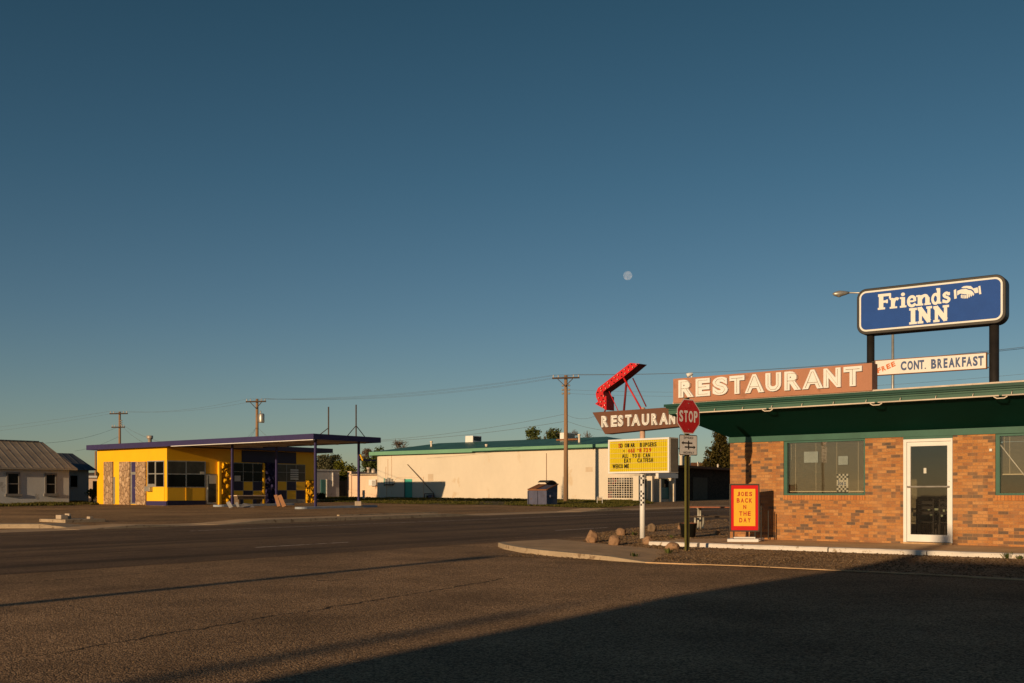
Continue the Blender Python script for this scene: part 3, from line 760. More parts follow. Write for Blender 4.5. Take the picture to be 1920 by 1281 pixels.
bed = [gp(u, v) for u, v in bed_px] + [RX.w(-.2,1.5,0), RX.w(-.2,0,0), RX.w(-.9,-1.0,0), RX.w(xk0, YK, 0), gp(1255,1035.5), gp(1191,1027)]
sheet('gravel_bed', [(p.x, p.y) for p in bed], 0.045, M['gravel'])
# loose stones that catch the low sun
def stones(name, n, fn, smin, smax, mat):
    m = MB(); rr = random.Random(3)
    for i in range(n):
        p = fn(rr)
        s_ = rr.uniform(smin, smax); q = Matrix.Rotation(rr.uniform(0, 6.28), 3, 'Z')
        vs = []
        for d in ((1,0,-.2),(0,1,-.2),(-1,0,-.2),(0,-1,-.2),(.55,.55,.5),(-.55,.5,.5),(-.5,-.55,.5),(.55,-.5,.45)):
            v_ = q @ Vector((d[0]*s_*rr.uniform(.7,1.3), d[1]*s_*rr.uniform(.6,1.1), d[2]*s_*rr.uniform(.7,1.2)))
            vs.append(p+v_)
        m.add(vs, [(4,5,6,7),(0,1,5,4),(1,2,6,5),(2,3,7,6),(3,0,4,7)])
    return tag(m.build(name, mat, fix=False), kind='stuff')
M['pebble'] = leaf_mat('tan_pebbles', (0.10,0.063,0.034), (0.19,0.125,0.072), (0.30,0.21,0.13))
def in_apron(rr):
    xx = rr.uniform(xk0-.5, WX); f_ = rr.random()
    pin = RX.w(xx, YK-.13, 0); pout = RX.w(xx, YK-2.6, 0); a, b = ed[0], ed[-1]; dd = b-a; n_ = Vector((-dd.y, dd.x, 0))
    s_ = (a-pin).dot(n_)/((-RX.Y).dot(n_)); pout = pin - RX.Y*(s_-.1)
    p = pout*(1-f_)+pin*f_; p.z = (g(pout.y)+.018)*(1-f_)+max(g(pin.y)+.03, .335)*f_+.004; return p
stones('gravel', 9000, in_apron, .008, .022, M['pebble'])
bc = bed
def in_bed(rr):
    while True:
        i = rr.randrange(len(bc)); c0 = gp(1200, 1005); a, b = bc[i], bc[(i+1) % len(bc)]
        r1, r2 = math.sqrt(rr.random()), rr.random()
        p = c0*(1-r1)+a*(r1*(1-r2))+b*(r1*r2); p.z = g(p.y)+.05; return p
stones('gravel', 3500, in_bed, .01, .03, M['pebble'])
# ================================================================== lettering by strokes
SK = {  # centre lines in a unit box, for the neon tubes
 'R': [[(.1,0),(.1,.95),(.6,.95),(.85,.82),(.85,.62),(.6,.5),(.15,.5)], [(.5,.5),(.9,0)]],
 'E': [[(.9,.95),(.1,.95),(.1,.05),(.9,.05)], [(.1,.52),(.8,.52)]],
 'S': [[(.9,.8),(.7,.95),(.3,.95),(.1,.75),(.25,.56),(.75,.45),(.9,.25),(.7,.05),(.3,.05),(.1,.2)]],
 'T': [[(.05,.92),(.95,.92)], [(.5,.9),(.5,.02)]],
 'A': [[(.08,.02),(.45,.95),(.55,.95),(.92,.02)], [(.25,.3),(.75,.3)]],
 'U': [[(.1,.98),(.1,.25),(.3,.05),(.7,.05),(.9,.25),(.9,.98)]],
 'N': [[(.1,.02),(.1,.97),(.9,.03),(.9,.98)]],
}
def neon_letters(word, boxes, y, depth, parent, m_letter, m_tube, offset, tr, sh=None):
    lm = MB(); tm = MB()
    for ch, (x0, x1, z0, z1) in zip(word, boxes):
        letter(lm, ch, x0, x1, z0, z1, y-.001, depth, offset, 0, sh)
        ix = (x1-x0)*.1; iz = (z1-z0)*.07
        for pl in SK[ch]:
            pts = []
            for a, b in pl:
                X = x0+ix+a*(x1-x0-2*ix); Z = z0+iz+b*(z1-z0-2*iz)
                if sh: X, Z = sh(X, Z)
                pts.append((X, y-depth-.012, Z))
            tm.tube(pts, tr, 5)
            for e in (pts[0], pts[-1]): tm.tube([(e[0], y-depth-.016, e[2]), (e[0], y-depth+.003, e[2])], tr*1.5, 6)
    lo = lm.build('lettering', m_letter, parent)
    tm.build('neon_tube', m_tube, lo, smooth=True)
    return lo

# ------------------------------------------------------------------ rooftop RESTAURANT sign
ys = -OF+0.06
xs0, xs1 = px(1262, ys), px(1635, ys)
zs0 = ZF+.04; zs1 = pz(710.5, xs0, ys)
sg = empty('rooftop_sign', RX.w(0,0,0), ANG_R, 'long salmon signboard reading RESTAURANT on the roof edge of the brick restaurant', 'sign')
zs1b = zs1
m = MB(); m.box(xs0, xs1, ys, ys+.32, zs0-.02, zs1); m.build('sign_box', M['salmon'], sg, bevel=.006)
for k in range(4):
    m = MB(); xx = xs0+.4+k*(xs1-xs0-.8)/3; m.obox((xx, ys+.33, zs1-.1), (xx, ys+1.1, ZF), .05, .05)
    m.build('brace', M['grey_metal'], sg)
rl = [(97,178),(188,264),(277,358),(367,446),(448,550),(557,640),(657,745),(752,862),(864,955),(970,1067)]
hs = zs1-zs0; boxes = []
for a, b in rl:
    boxes.append((px(1240+a*.35417, ys), px(1240+b*.35417, ys), zs0+hs*.17, zs0+hs*.91))
neon_letters('RESTAURANT', boxes, ys, .06, sg, M['neon_white'], M['neon_tube'], .068, .006)
# spot lamp behind the sign
lamp = empty('flood_lamp', RX.w(px(1297, ys+.4), ys+.4, ZF), ANG_R, 'small white flood lamp on a stalk behind the left end of the roof sign', 'lamp')
zl = pz(703, px(1297, ys+.4), ys+.4)-ZF
m = MB(); m.tube([(0,0,-.05),(0,0,zl)], .02, 8); m.build('stalk', M['white_metal'], lamp, smooth=True)
m = MB(); m.tube([(.03,0,zl+.03),(-.05,-.05,zl),(-.09,-.08,zl-.02)], [.03,.05,.055], 12); m.build('lamp_head', M['white_metal'], lamp, smooth=True)

# ------------------------------------------------------------------ Friends INN sign
YS = 33.0; o_ = at(1746, 928, YS)
ANG_F = math.atan2(-0.581, 0.814)
FX = Frame((o_.x, o_.y, 0), ANG_F)
fx = lambda u, y=0.0: FX.xa(u, y)
fz = lambda v, x, y=0.0: FX.za(v, x, y)
fs = empty('motel_sign', FX.w(0,0,0), ANG_F, 'big blue rounded sign reading Friends INN with a handshake on two black posts', 'sign')
def rrect(x0, x1, z0, z1, r, n=6):
    P = []
    for cx_, cz_, a0 in ((x1-r, z0+r, -90), (x1-r, z1-r, 0), (x0+r, z1-r, 90), (x0+r, z0+r, 180)):
        for k in range(n+1):
            t = R(a0+90*k/n); P.append((cx_+r*math.cos(t), cz_+r*math.sin(t)))
    return P
bx0, bx1 = fx(1606.5), fx(1886); bz1 = fz(543.5, bx0); bz0 = fz(629, bx0)
m = MB(); m.prism(rrect(bx0, bx1, bz0, bz1, .30, 8), 0, .52); m.build('sign_cabinet', M['black_metal'], fs, bevel=.02)
ex = .085; m = MB(); m.prism(rrect(bx0+ex, bx1-ex, bz0+ex+.01, bz1-ex, .22, 8), -.012, -.002); m.build('sign_border', M['cream'], fs)
e2 = ex+.055; m = MB(); m.prism(rrect(bx0+e2, bx1-e2, bz0+e2+.01, bz1-e2, .17, 8), -.018, -.0125); m.build('sign_face', M['blue_sign'], fs)
yf = -.0185
SL = {
 'F': (.85, [((.22,.02),(.22,.98),.24),((.02,.93),(.84,.93),.15),((.80,.66),(.80,1.0),.11),((.2,.5),(.62,.5),.13),((.60,.38),(.60,.62),.10),((0,.055),(.48,.055),.11)], []),
 'r': (.6, [((.2,.02),(.2,.66),.2),((.0,.62),(.2,.62),.1),((0,.05),(.46,.05),.1)], [[(.24,.36),(.30,.54),(.42,.61),(.52,.57)]]),
 'i': (.42, [((.21,.02),(.21,.66),.2),((.0,.62),(.2,.62),.1),((0,.05),(.42,.05),.1)], []),
 'e': (.6, [((.14,.34),(.48,.34),.1)], [[(.50,.34),(.48,.55),(.32,.64),(.16,.55),(.10,.34),(.16,.12),(.34,.03),(.54,.14)]]),
 'n': (.78, [((.2,.02),(.2,.66),.19),((0,.62),(.2,.62),.1),((0,.05),(.38,.05),.1),((.60,.05),(.60,.48),.19),((.44,.05),(.78,.05),.1)], [[(.26,.44),(.36,.58),(.50,.61),(.59,.48)]]),
 'd': (.72, [((.52,.02),(.52,.99),.19),((.36,.94),(.52,.94),.1),((.5,.05),(.72,.05),.1)], [[(.46,.50),(.34,.62),(.18,.56),(.10,.33),(.18,.09),(.34,.03),(.46,.14)]]),
 's': (.55, [((.46,.46),(.46,.66),.09),((.08,.0),(.08,.22),.09)], [[(.44,.52),(.30,.62),(.14,.54),(.16,.42),(.38,.30),(.46,.18),(.32,.05),(.10,.12)]]),
 'I': (.5, [((.25,.02),(.25,.98),.24),((0,.06),(.5,.06),.12),((0,.94),(.5,.94),.12)], []),
 'N': (1., [((.2,.02),(.2,.98),.17),((.78,.02),(.78,.98),.17),((.14,.95),(.80,.08),.26),((0,.06),(.4,.06),.12),((.60,.94),(1.,.94),.12),((.0,.94),(.26,.94),.12)], []),
}
for _k in SL: SL[_k] = (SL[_k][0], [(a, b, t*1.22) for a, b, t in SL[_k][1]], SL[_k][2])
_dz = [0.0]
def slab_letter(m, ch, x0, x1, z0, z1, y):
    w, bars, arcs = SL[ch]; sx_ = (x1-x0)/w; sz = (z1-z0)
    def put(poly):
        _dz[0] += 0.00007; m.prism([(x0+a*sx_, z0+b*sz) for a, b in poly], y-.006-_dz[0], y)
    for (a, b), (c, d), t in bars:
        L = math.hypot(c-a, d-b); nx, nz = -(d-b)/L*t/2, (c-a)/L*t/2
        put([(a-nx, b-nz), (c-nx, d-nz), (c+nx, d+nz), (a+nx, b+nz)])
    for pl in arcs:
        # Catmull-Rom through the points
        pts = []
        for i in range(len(pl)-1):
            p0 = pl[max(i-1,0)]; p1 = pl[i]; p2 = pl[i+1]; p3 = pl[min(i+2, len(pl)-1)]
            for k in range(4):
                t = k/4; f = lambda q0,q1,q2,q3: .5*((2*q1)+(-q0+q2)*t+(2*q0-5*q1+4*q2-q3)*t*t+(-q0+3*q1-3*q2+q3)*t**3)
                pts.append((f(p0[0],p1[0],p2[0],p3[0]), f(p0[1],p1[1],p2[1],p3[1])))
        pts.append(pl[-1]); th = .18
        for i in range(len(pts)-1):
            (a, b), (c, d) = pts[i], pts[i+1]; L = math.hypot(c-a, d-b) or 1e-6
            nx, nz = -(d-b)/L*th/2, (c-a)/L*th/2; ex_, ez_ = (c-a)/L*.025, (d-b)/L*.025
            put([(a-nx-ex_, b-nz-ez_), (c-nx+ex_, d-nz+ez_), (c+nx+ex_, d+nz+ez_), (a+nx-ex_, b+nz-ez_)])
    if ch == 'i': put([(.2+.13*math.cos(k*.5236), .85+.12*math.sin(k*.5236)) for k in range(12)])
m = MB(); K = .19792
def fbox(u0, u1, vb, vt, h0=0.0):
    x0, x1 = fx(1540+u0*K), fx(1540+u1*K); return x0, x1, fz(490+vb*K, x0), fz(490+vt*K, x0)
fl = [('F',537,660,461,318),('r',650,742,450,None),('i',746,808,441,None),('e',812,902,434,None),('n',900,1040,424,None),('d',1042,1140,410,None),('s',1146,1226,398,None)]
h_ref = None
for ch, a, b, vb, vt in fl:
    x0, x1 = fx(1540+a*K), fx(1540+b*K); z0 = fz(490+vb*K, x0)
    if vt: h_ref = fz(490+vt*K, x0)-z0
    slab_letter(m, ch, x0, x1, z0, z0+h_ref*1.0, yf)
for ch, a, b, vb, vt in (('I',835,908,600,450),('N',914,1052,592,440),('N',1063,1212,579,430)):
    x0, x1, z0, z1 = fbox(a, b, vb, vt); slab_letter(m, ch, x0, x1, z0, z1, yf)
m.build('lettering', M['cream'], fs)
# the handshake emblem: two cuffs, two wrists, clasped hands and fingers
m = MB()
def hp(x_, y_): # pixel of the close-up to the sign's plane
    u = 1780+x_*80/1920; v = 525+y_*50/1200; X = fx(u); return (X, fz(v, X))
def hand_poly(pts, lvl=0):
    _dz[0] += .00006; m.prism([hp(a, b) for a, b in pts][::-1], yf-.006-_dz[0]-lvl*.004, yf)
hand_poly([(212,470),(315,425),(345,835),(235,868)])
hand_poly([(1315,295),(1405,270),(1450,640),(1355,655)])
hand_poly([(365,500),(550,435),(760,410),(860,455),(990,480),(1080,560),(1120,640),(1040,650),(800,650),(700,655),(500,620),(370,710)])
hand_poly([(545,370),(640,300),(780,275),(980,285),(1040,340),(1090,395),(1285,340),(1320,580),(1160,610),(1110,500),(1020,430),(860,400),(790,375),(640,385)])
for pts in ([(1040,560),(1100,600),(1135,660),(1095,725),(1060,690)], [(950,580),(1020,600),(1045,700),(1000,770),(960,720)], [(860,600),(930,640),(945,750),(905,815),(885,760)], [(790,620),(850,640),(870,760),(850,840),(790,835)],
            [(530,690),(590,660),(580,830),(535,820)], [(605,680),(650,680),(650,840),(600,838)], [(665,690),(705,690),(705,845),(665,845)], [(720,690),(775,690),(775,840),(720,842)]):
    hand_poly(pts, 1)
m.build('handshake_emblem', M['cream'], fs)
for u, w in ((1632.5, .12), (1864, .14)):
    X = fx(u, .26); m = MB(); m.tube([(X, .26, g(YS)-.1), (X, .26, bz0+.02)], w, 14); m.build('post', M['black_metal'], fs, smooth=True)
# FREE CONT. BREAKFAST panel hung between the posts
cb = empty('breakfast_sign', FX.w(0,0,0), ANG_F, 'narrow white panel reading FREE CONT. BREAKFAST hung below the blue sign', 'sign')
yb = .12; cx0, cx1 = fx(1641.5, yb), fx(1848.5, yb); cz0 = fz(703.5, cx0, yb); cz1 = fz(677, cx0, yb)
m = MB(); m.box(cx0, cx1, yb, yb+.1, cz0, cz1)
m.build('panel', M['panel_white'], cb, bevel=.004)
m = MB(); w = .022
m.box(cx0-w, cx1+w, yb-.012, yb+.112, cz1+.001, cz1+w); m.box(cx0-w, cx1+w, yb-.012, yb+.112, cz0-w, cz0-.001); m.box(cx0-w, cx0-.001, yb-.012, yb+.112, cz0, cz1); m.box(cx1+.001, cx1+w, yb-.012, yb+.112, cz0, cz1)
m.build('panel_frame', M['rust'], cb)
xp = fx(1864, .26)
for z in (cz1-.02, cz0+.02):
    m = MB(); m.box(cx1+w+.001, xp-.1, yb+.04, yb+.07, z-.015, z+.015); m.build('bracket', M['black'], cb)
    m = MB(); m.box(fx(1632.5,.26)-.05, cx0-w-.001, yb+.04, yb+.07, z-.015, z+.015); m.build('bracket', M['black'], cb)
m = MB(); hz = cz1-cz0
def put_word(m, letters, v0=None, tilt=0, off=.045, mi=0):
    for ch, u0, u1, f0, f1 in letters:
        x0, x1 = fx(1540+u0*K, yb), fx(1540+u1*K, yb); letter(m, ch, x0, x1, cz0+hz*f0, cz0+hz*f1, yb-.002, .004, off, mi)
put_word(m, [('C',752,806,.20,.84),('O',816,868,.20,.84),('N',876,926,.20,.84),('T',928,974,.20,.84),('.',978,992,.20,.30),('B',1040,1090,.18,.84),('R',1100,1146,.18,.84),('E',1158,1196,.18,.84),('A',1206,1264,.18,.84),('K',1272,1322,.18,.84),('F',1332,1370,.18,.84),('A',1374,1428,.18,.84),('S',1436,1482,.18,.84),('T',1486,1538,.18,.84)])
m.build('lettering', M['letter_blue'], cb)
m = MB(); xa_, xb_ = fx(1540+535*K, yb), fx(1540+722*K, yb); Lw = xb_-xa_
for i, ch in enumerate('FREE'):
    x0 = i*Lw*.26; sh = lambda X, Z: (xa_+X*.92-Z*.28, cz0+hz*.10+Z+X*.34)
    letter(m, ch, x0, x0+Lw*.21, 0, hz*.34, yb-.002, .004, .045, 0, sh)
m.build('free_lettering', M['letter_orange'], cb)
# cobra-head street light behind
YL = 50.0; pl_ = at(1674, 928, YL)
sl = empty('street_light', (pl_.x, YL, g(YL)), 0, 'tall grey cobra head street light behind the blue motel sign', 'street light')
zt = at(0, 549, YL).z-g(YL); xh = (1590-1674)/F*YL
m = MB(); m.tube([(0,0,-.1),(0,0,zt-.25)], [.085,.055], 10); m.build('pole', M['galv'], sl, smooth=True)
m = MB(); m.tube([(0,0,zt-.3),(-.25,0,zt-.08),(-.8,0,zt-.02),(xh,0,zt)], .035, 8); m.build('arm', M['galv'], sl, smooth=True)
m = MB(); m.tube([(xh+.05,0,zt),(xh-.15,0,zt-.02),(xh-.4,0,zt-.05),(xh-.62,0,zt-.06),(xh-.72,0,zt-.05)], [.05,.1,.15,.10,.03], 10)
ho = m.build('lamp_head', M['galv'], sl, smooth=True)
m = MB(); m.lathe([(.001,-.17),(.09,-.14),(.13,-.05)], (xh-.42,0,zt-.05), 12); m.build('lens', M['grey_metal'], ho, smooth=True)

# ------------------------------------------------------------------ pole sign at the corner
ANG_P = math.atan2(-0.697, 0.717)
YP = 28.7; pp = at(1204.7, 928, YP)
PX = Frame((pp.x, YP, 0), ANG_P)
qx = lambda u, y: PX.xa(u, y)
qz = lambda v, x, y: PX.za(v, x, y)
ps = empty('pole_sign', PX.w(0,0,0), ANG_P, 'white pole sign with red bulb arrow, brown RESTAURANT board and yellow letter board', 'sign')
yfm = -.2; mx0, mx1 = qx(1140, yfm), qx(1254.5, yfm); mz1 = qz(825, mx0, yfm); mz0 = qz(888.4, mx0, yfm)
DP = .42
m = MB()
zpt = qz(764.5, 0, 0)
m.tube([(0,0,.2),(0,0,mz0+.1)], .072, 16); po = m.build('pole', M['white_metal'], ps, smooth=True)
m = MB(); m.tube([(0,0,mz0+.101),(0,0,zpt)], .072, 16); m.build('pole', M['pole_upper'], ps, smooth=True)
m = MB(); z_ck0, z_ck1 = qz(951, 0, 0), qz(889, 0, 0); rows = 15; dz = (z_ck1-z_ck0)/rows; rr = random.Random(4)
pat = [(0,1),(0,0),(1,0),(0,1),(0,0),(1,0),(0,1),(0,0),(0,0),(0,1),(0,0),(1,0),(0,1),(0,0),(1,0)]
patL = [14, 12, 11, 6, 4, 2]; patR = [13, 10, 7, 5, 3, 1]
for rset, a0 in ((patL, 214), (patR, 258), (patL, 304), (patR, 20), (patL, 70), (patR, 120), (patL, 170)):
    for r_ in rset:
        z = z_ck0 + (r_-.4)*dz
        vs = []
        for k in range(5):
            t = R(a0+k*9.5); vs += [(.0735*math.cos(t), .0735*math.sin(t), z), (.0735*math.cos(t), .0735*math.sin(t), z+dz*.95)]
        m.add(vs, [(2*k, 2*k+2, 2*k+3, 2*k+1) for k in range(4)])
m.build('checker_tape', M['black'], po, fix=False)
# letter board
m = MB(); fwk = .05
m.box(mx0, mx1, yfm, yfm+DP, mz0, mz0+fwk); m.box(mx0, mx1, yfm, yfm+DP, mz1-fwk, mz1); m.box(mx0, mx0+fwk, yfm, yfm+DP, mz0+fwk, mz1-fwk); m.box(mx1-fwk, mx1, yfm, yfm+DP, mz0+fwk, mz1-fwk)
bo = m.build('letter_board', M['white_metal'], ps, bevel=.006)
m = MB(); m.box(mx1+.001, mx1+.012, yfm+.05, yfm+DP-.05, mz0+.03, mz1-.03); m.build('side_panel', M['grey_metal'], bo); m = MB(); m.box(mx0-.012, mx0-.001, yfm+.05, yfm+DP-.05, mz0+.03, mz1-.03); m.build('side_panel', M['grey_metal'], bo)
m = MB(); m.box(mx0+fwk, mx1-fwk, yfm+.02, yfm+.04, mz0+fwk, mz1-fwk); m.box(mx0+fwk, mx1-fwk, yfm+DP-.04, yfm+DP-.02, mz0+fwk, mz1-fwk)
bp = m.build('board_face', M['marquee_yellow'], bo)
m = MB(); nr = 27
for i in range(1, nr):
    X = mx0+fwk+(mx1-mx0-2*fwk)*i/nr; m.box(X-.006, X+.006, yfm+.012, yfm+.0195, mz0+fwk, mz1-fwk)
m.build('panel_rib', M['marquee_rib'], bo)
m = MB(); H = mz1-mz0-2*fwk
rails = [.06, .235, .40, .555, .725, .905]
for f_ in rails:
    z = mz1-fwk-H*f_; m.box(mx0+fwk, mx1-fwk, yfm+.007, yfm+.0115, z-.005, z+.005)
m.build('letter_rail', M['rail'], bo)
rows = [ # close-up pixel columns of every letter, with its row
 (215,330,[('S',335,385,1),('D',390,440,0),('O',498,550,0),('l',563,582,0),('l',590,609,0),('A',643,697,0),('R',703,753,0),('B',888,936,0),('U',962,1008,0),('P',1024,1068,0),('G',1084,1134,0),('E',1150,1192,0),('R',1204,1246,0),('S',1256,1306,0)]),
 (360,465,[('.',462,484,0),('4',578,622,1),('6',644,692,1),('1',716,740,1),('-',810,852,1),('8',874,922,1),('7',982,1022,1),('2',1046,1092,1),('9',1120,1172,1)]),
 (505,610,[('A',428,484,0),('L',498,530,0),('L',542,580,0),('Y',684,738,0),('O',752,802,0),('U',840,888,0),('C',962,1012,0),('A',1030,1080,0),('N',1094,1146,0)]),
 (655,760,[('E',478,518,0),('A',532,584,0),('T',606,652,0),('C',822,876,0),('A',890,942,0),('T',968,1010,0),('F',1026,1058,0),('I',1072,1090,0),('S',1108,1156,0),('H',1172,1220,0)]),
 (805,910,[('W',182,250,0),('E',262,300,0),('I',310,328,0),('C',342,388,0),('O',398,446,0),('M',484,548,0),('E',562,602,0)]),
]
ml = [MB(), MB()]; kz = 80/1097*1.0; ku = 140/1920
for ri, (vt, vb, ls) in enumerate(rows):
    zt_ = mz1-fwk-H*((vt-150)/(960-150)) - .0; 
    z1_ = mz1-fwk-H*[.085,.26,.43,.585,.76][ri]; z0_ = z1_-H*.125
    for ch, a, b, red in ls:
        x0, x1 = qx(1135+a*ku, yfm), qx(1135+b*ku, yfm)
        if ch == '.': letter(ml[red], 'I', x0, x1, z0_+.03, z1_-.03, yfm+.006, .004, .012); continue
        if ch == '-': ml[red].box(x0, x1, yfm+.002, yfm+.006, (z0_+z1_)/2+.01, (z0_+z1_)/2+.03); continue
        if ch == 'l': ml[red].box(x0, x1, yfm+.002, yfm+.006, z0_, z1_); continue
        letter(ml[red], ch, x0, x1, z0_-.004, z1_+.004, yfm+.006, .004, .022)
ml[0].build('black_lettering', M['letter_black'], bo); ml[1].build('red_lettering', M['letter_red'], bo)
# brown board
yb2 = -.16; DB = .32
def qp(u, v, y=yb2): X = qx(u, y); return (X, qz(v, X, y))
outl = [qp(1134,814), qp(1296,797.5), qp(1303,760.5), qp(1110.5,773.5)]
m = MB(); m.prism(outl, yb2, yb2+DB); br = m.build('brown_board', M['brown_sign'], ps, bevel=.008)
k6 = .1874
pl2 = [(265,332),(360,420),(430,480),(503,565),(565,652),(670,740),(765,825),(845,930),(942,1000),(1012,1075)]
boxes = []
xl0, xl1 = qx(1080+265*k6, yb2), qx(1080+930*k6, yb2)
zb0_ = qz(660+755*k6, xl0, yb2); zt0_ = qz(660+642*k6, xl0, yb2); zb1_ = qz(660+726*k6, xl1, yb2); zt1_ = qz(660+610*k6, xl1, yb2)
for a, b in pl2:
    x0, x1 = qx(1080+a*k6, yb2), qx(1080+b*k6, yb2); f_ = ((x0+x1)/2-xl0)/(xl1-xl0)
    boxes.append((x0, x1, zb0_+(zb1_-zb0_)*f_, zt0_+(zt1_-zt0_)*f_))
neon_letters('RESTAURANT', boxes, yb2, .05, br, M['neon_white'], M['neon_tube'], .045, .004)
# red arrow with bulbs
ka = 110/1281
def ap(x_, y_): return qp(1105+x_*ka, 670+y_*ka, yb2)
face = [(895,122),(1095,140),(745,432),(310,745),(300,790),(320,835),(370,850),(372,1155),(125,1018),(190,965),(150,880),(140,790),(185,675)]
fp = [ap(a, b) for a, b in face][::-1]
m = MB(); m.prism(fp, yb2, yb2+.34)
ar = m.build('arrow', [M['red'], M['dark_red']], ps)
for p in ar.data.polygons:
    if abs(p.normal.y) < .5: p.material_index = 1
def bulbs(pts, name):
    r2 = random.Random(9)
    for a, b in pts:
        X, Z = ap(a, b); mb = MB(); ms = MB()
        ms.tube([(X, yb2+.002, Z), (X, yb2-.02, Z)], .019, 8)
        if r2.random() < .55: mb.lathe([(.001,-.018),(.013,-.012),(.017,0),(.012,.012),(.001,.017)], (X, yb2-.034, Z), 8)
        ms.build('bulb_socket', M['socket'], ar)
        if mb.v: mb.build('bulb', M['bulb'], ar, smooth=True)
row1 = [(265+(930-265)*k/9, 680+(155-680)*k/9) for k in range(10)]
row2 = [(375+(965-375)*k/7, 680+(222-680)*k/7) for k in range(8)]
bulbs(row1+row2+[(1040,155),(1065,160),(190,768),(265,840),(215,890),(305,920),(275,735),(260,975),(200,1020),(260,1050),(310,1090),(345,960),(350,1040),(330,850)], 'b')
m = MB(); rs = .02
def st(a, b, r, ya, yb_): 
    A = ap(*a); B = ap(*b); m.tube([(A[0], ya, A[1]), (B[0], yb_, B[1])], r, 8)
st((720,440),(1085,1130),.026,yb2+.05,yb2+.1); m.build('strut', M['red'], ps, smooth=True)
m = MB(); st((800,440),(1150,1065),.018,yb2+.30,yb2+.18); m.build('strut', M['dark_red'], ps, smooth=True)
m = MB(); st((715,480),(655,1160),.03,yb2+.2,yb2+.2); m.build('strut', M['dark_red'], ps, smooth=True)
m = MB(); st((405,740),(605,1170),.011,yb2+.05,yb2+.05); m.build('strut', M['red'], ps, smooth=True)
m = MB(); st((290,1110),(255,1190),.022,yb2+.15,yb2+.15); m.build('strut', M['dark_red'], ps, smooth=True)

# ------------------------------------------------------------------ stop sign
YST = 23.75; sp = at(1287.5, 928, YST); sp.z = 0.30
ANG_S = math.atan2(.652, .758)
SX = Frame((sp.x, sp.y, 0), ANG_S)
ss = empty('stop_sign', SX.w(0,0,0), ANG_S, 'red octagonal STOP sign above a white DIVIDED HIGHWAY plate on a green channel post', 'road sign')
yz = -.05
ztop = SX.za(748.5, 0, yz); zbot = SX.za(813.5, 0, yz); zc = (ztop+zbot)/2; rad = (ztop-zbot)/2/math.cos(R(22.5))
oct_ = lambda r: [(r*math.cos(R(22.5+45*k)), zc+r*math.sin(R(22.5+45*k))) for k in range(8)]
m = MB(); m.prism(oct_(rad), yz, yz+.004); ob_ = m.build('octagon_plate', M['sign_back'], ss)
m = MB(); m.prism(oct_(rad-.003), yz-.002, yz-.0003); m.build('white_border', M['sign_silver'], ob_)
m = MB(); m.prism(oct_(rad-.024), yz-.004, yz-.0023); m.build('red_face', M['stop_red'], ob_)
m = MB(); hh = .128; ww = [.135,.135,.15,.135]; xx = -.31
for ch, w in zip('STOP', (.125,.12,.14,.125)):
    letter(m, ch, xx, xx+w, zc-hh, zc+hh, yz-.0043, .0015, .03); xx += w+.037
m.build('lettering', M['sign_silver'], ob_)
m = MB()
for z in (zc+.29, zc-.29): m.tube([(0, yz-.0045, z), (0, yz-.01, z)], .012, 8)
m.build('bolt', M['galv'], ob_)
pz1 = SX.za(815.5, 0, yz); pz0 = SX.za(854, 0, yz); pw = .305
m = MB(); m.prism(rrect(-pw, pw, pz0, pz1, .035, 4), yz, yz+.004); pb = m.build('plate', M['letter_black'], ss)
m = MB(); m.prism(rrect(-pw+.018, pw-.018, pz0+.018, pz1-.018, .025, 4), yz-.002, yz-.0003); m.build('plate_face', M['sign_silver'], pb)
m = MB(); zc2 = (pz0+pz1)/2; hb = .03
xx = -.16
for ch, w in zip('DIVIDED', (.042,.012,.046,.012,.042,.038,.042)): letter(m, ch, xx, xx+w, pz1-.09, pz1-.04, yz-.0023, .0015, .012); xx += w+.014
xx = -.17
for ch, w in zip('HIGHWAY', (.04,.012,.044,.04,.058,.046,.042)): letter(m, ch, xx, xx+w, pz0+.035, pz0+.085, yz-.0023, .0015, .012); xx += w+.012
t = .016
m.prism([(-.24,zc2+.045),(-.175,zc2+.085),(-.175,zc2+.045+t),(.13,zc2+.045+t),(.13,zc2+.045-t),(-.175,zc2+.045-t),(-.175,zc2+.005)][::-1], yz-.0038, yz-.0023)
m.prism([(.24,zc2-.045),(.175,zc2-.085),(.175,zc2-.045-t),(-.13,zc2-.045-t),(-.13,zc2-.045+t),(.175,zc2-.045+t),(.175,zc2-.005)][::-1], yz-.0038, yz-.0023)
m.prism([(-.018,zc2-.10),(.018,zc2-.10),(.018,zc2+.10),(-.018,zc2+.10)], yz-.0042, yz-.0039)
m.build('plate_lettering', M['letter_black'], pb)
m = MB(); zb_ = .22
for sx_ in (-1, 1):
    m.box(sx_*.045-.012, sx_*.045+.012, -.035, -.030, zb_, ztop+.03); m.box(sx_*.045-.004+sx_*.012, sx_*.045+.004+sx_*.012, -.03, .012, zb_, ztop+.03)
m.build('post', M['post_green'], ss)
m = MB(); m.box(-.031, .031, -.026, -.02, zb_, ztop+.028); m.build('post_dark_strip', M['black'], ss)  # flat black strip between the flanges to darken the middle of the post
m = MB(); m.box(-.03, .03, yz+.005, .02, ztop+.01, ztop+.035); m.build('post_clamp', M['black'], ss)

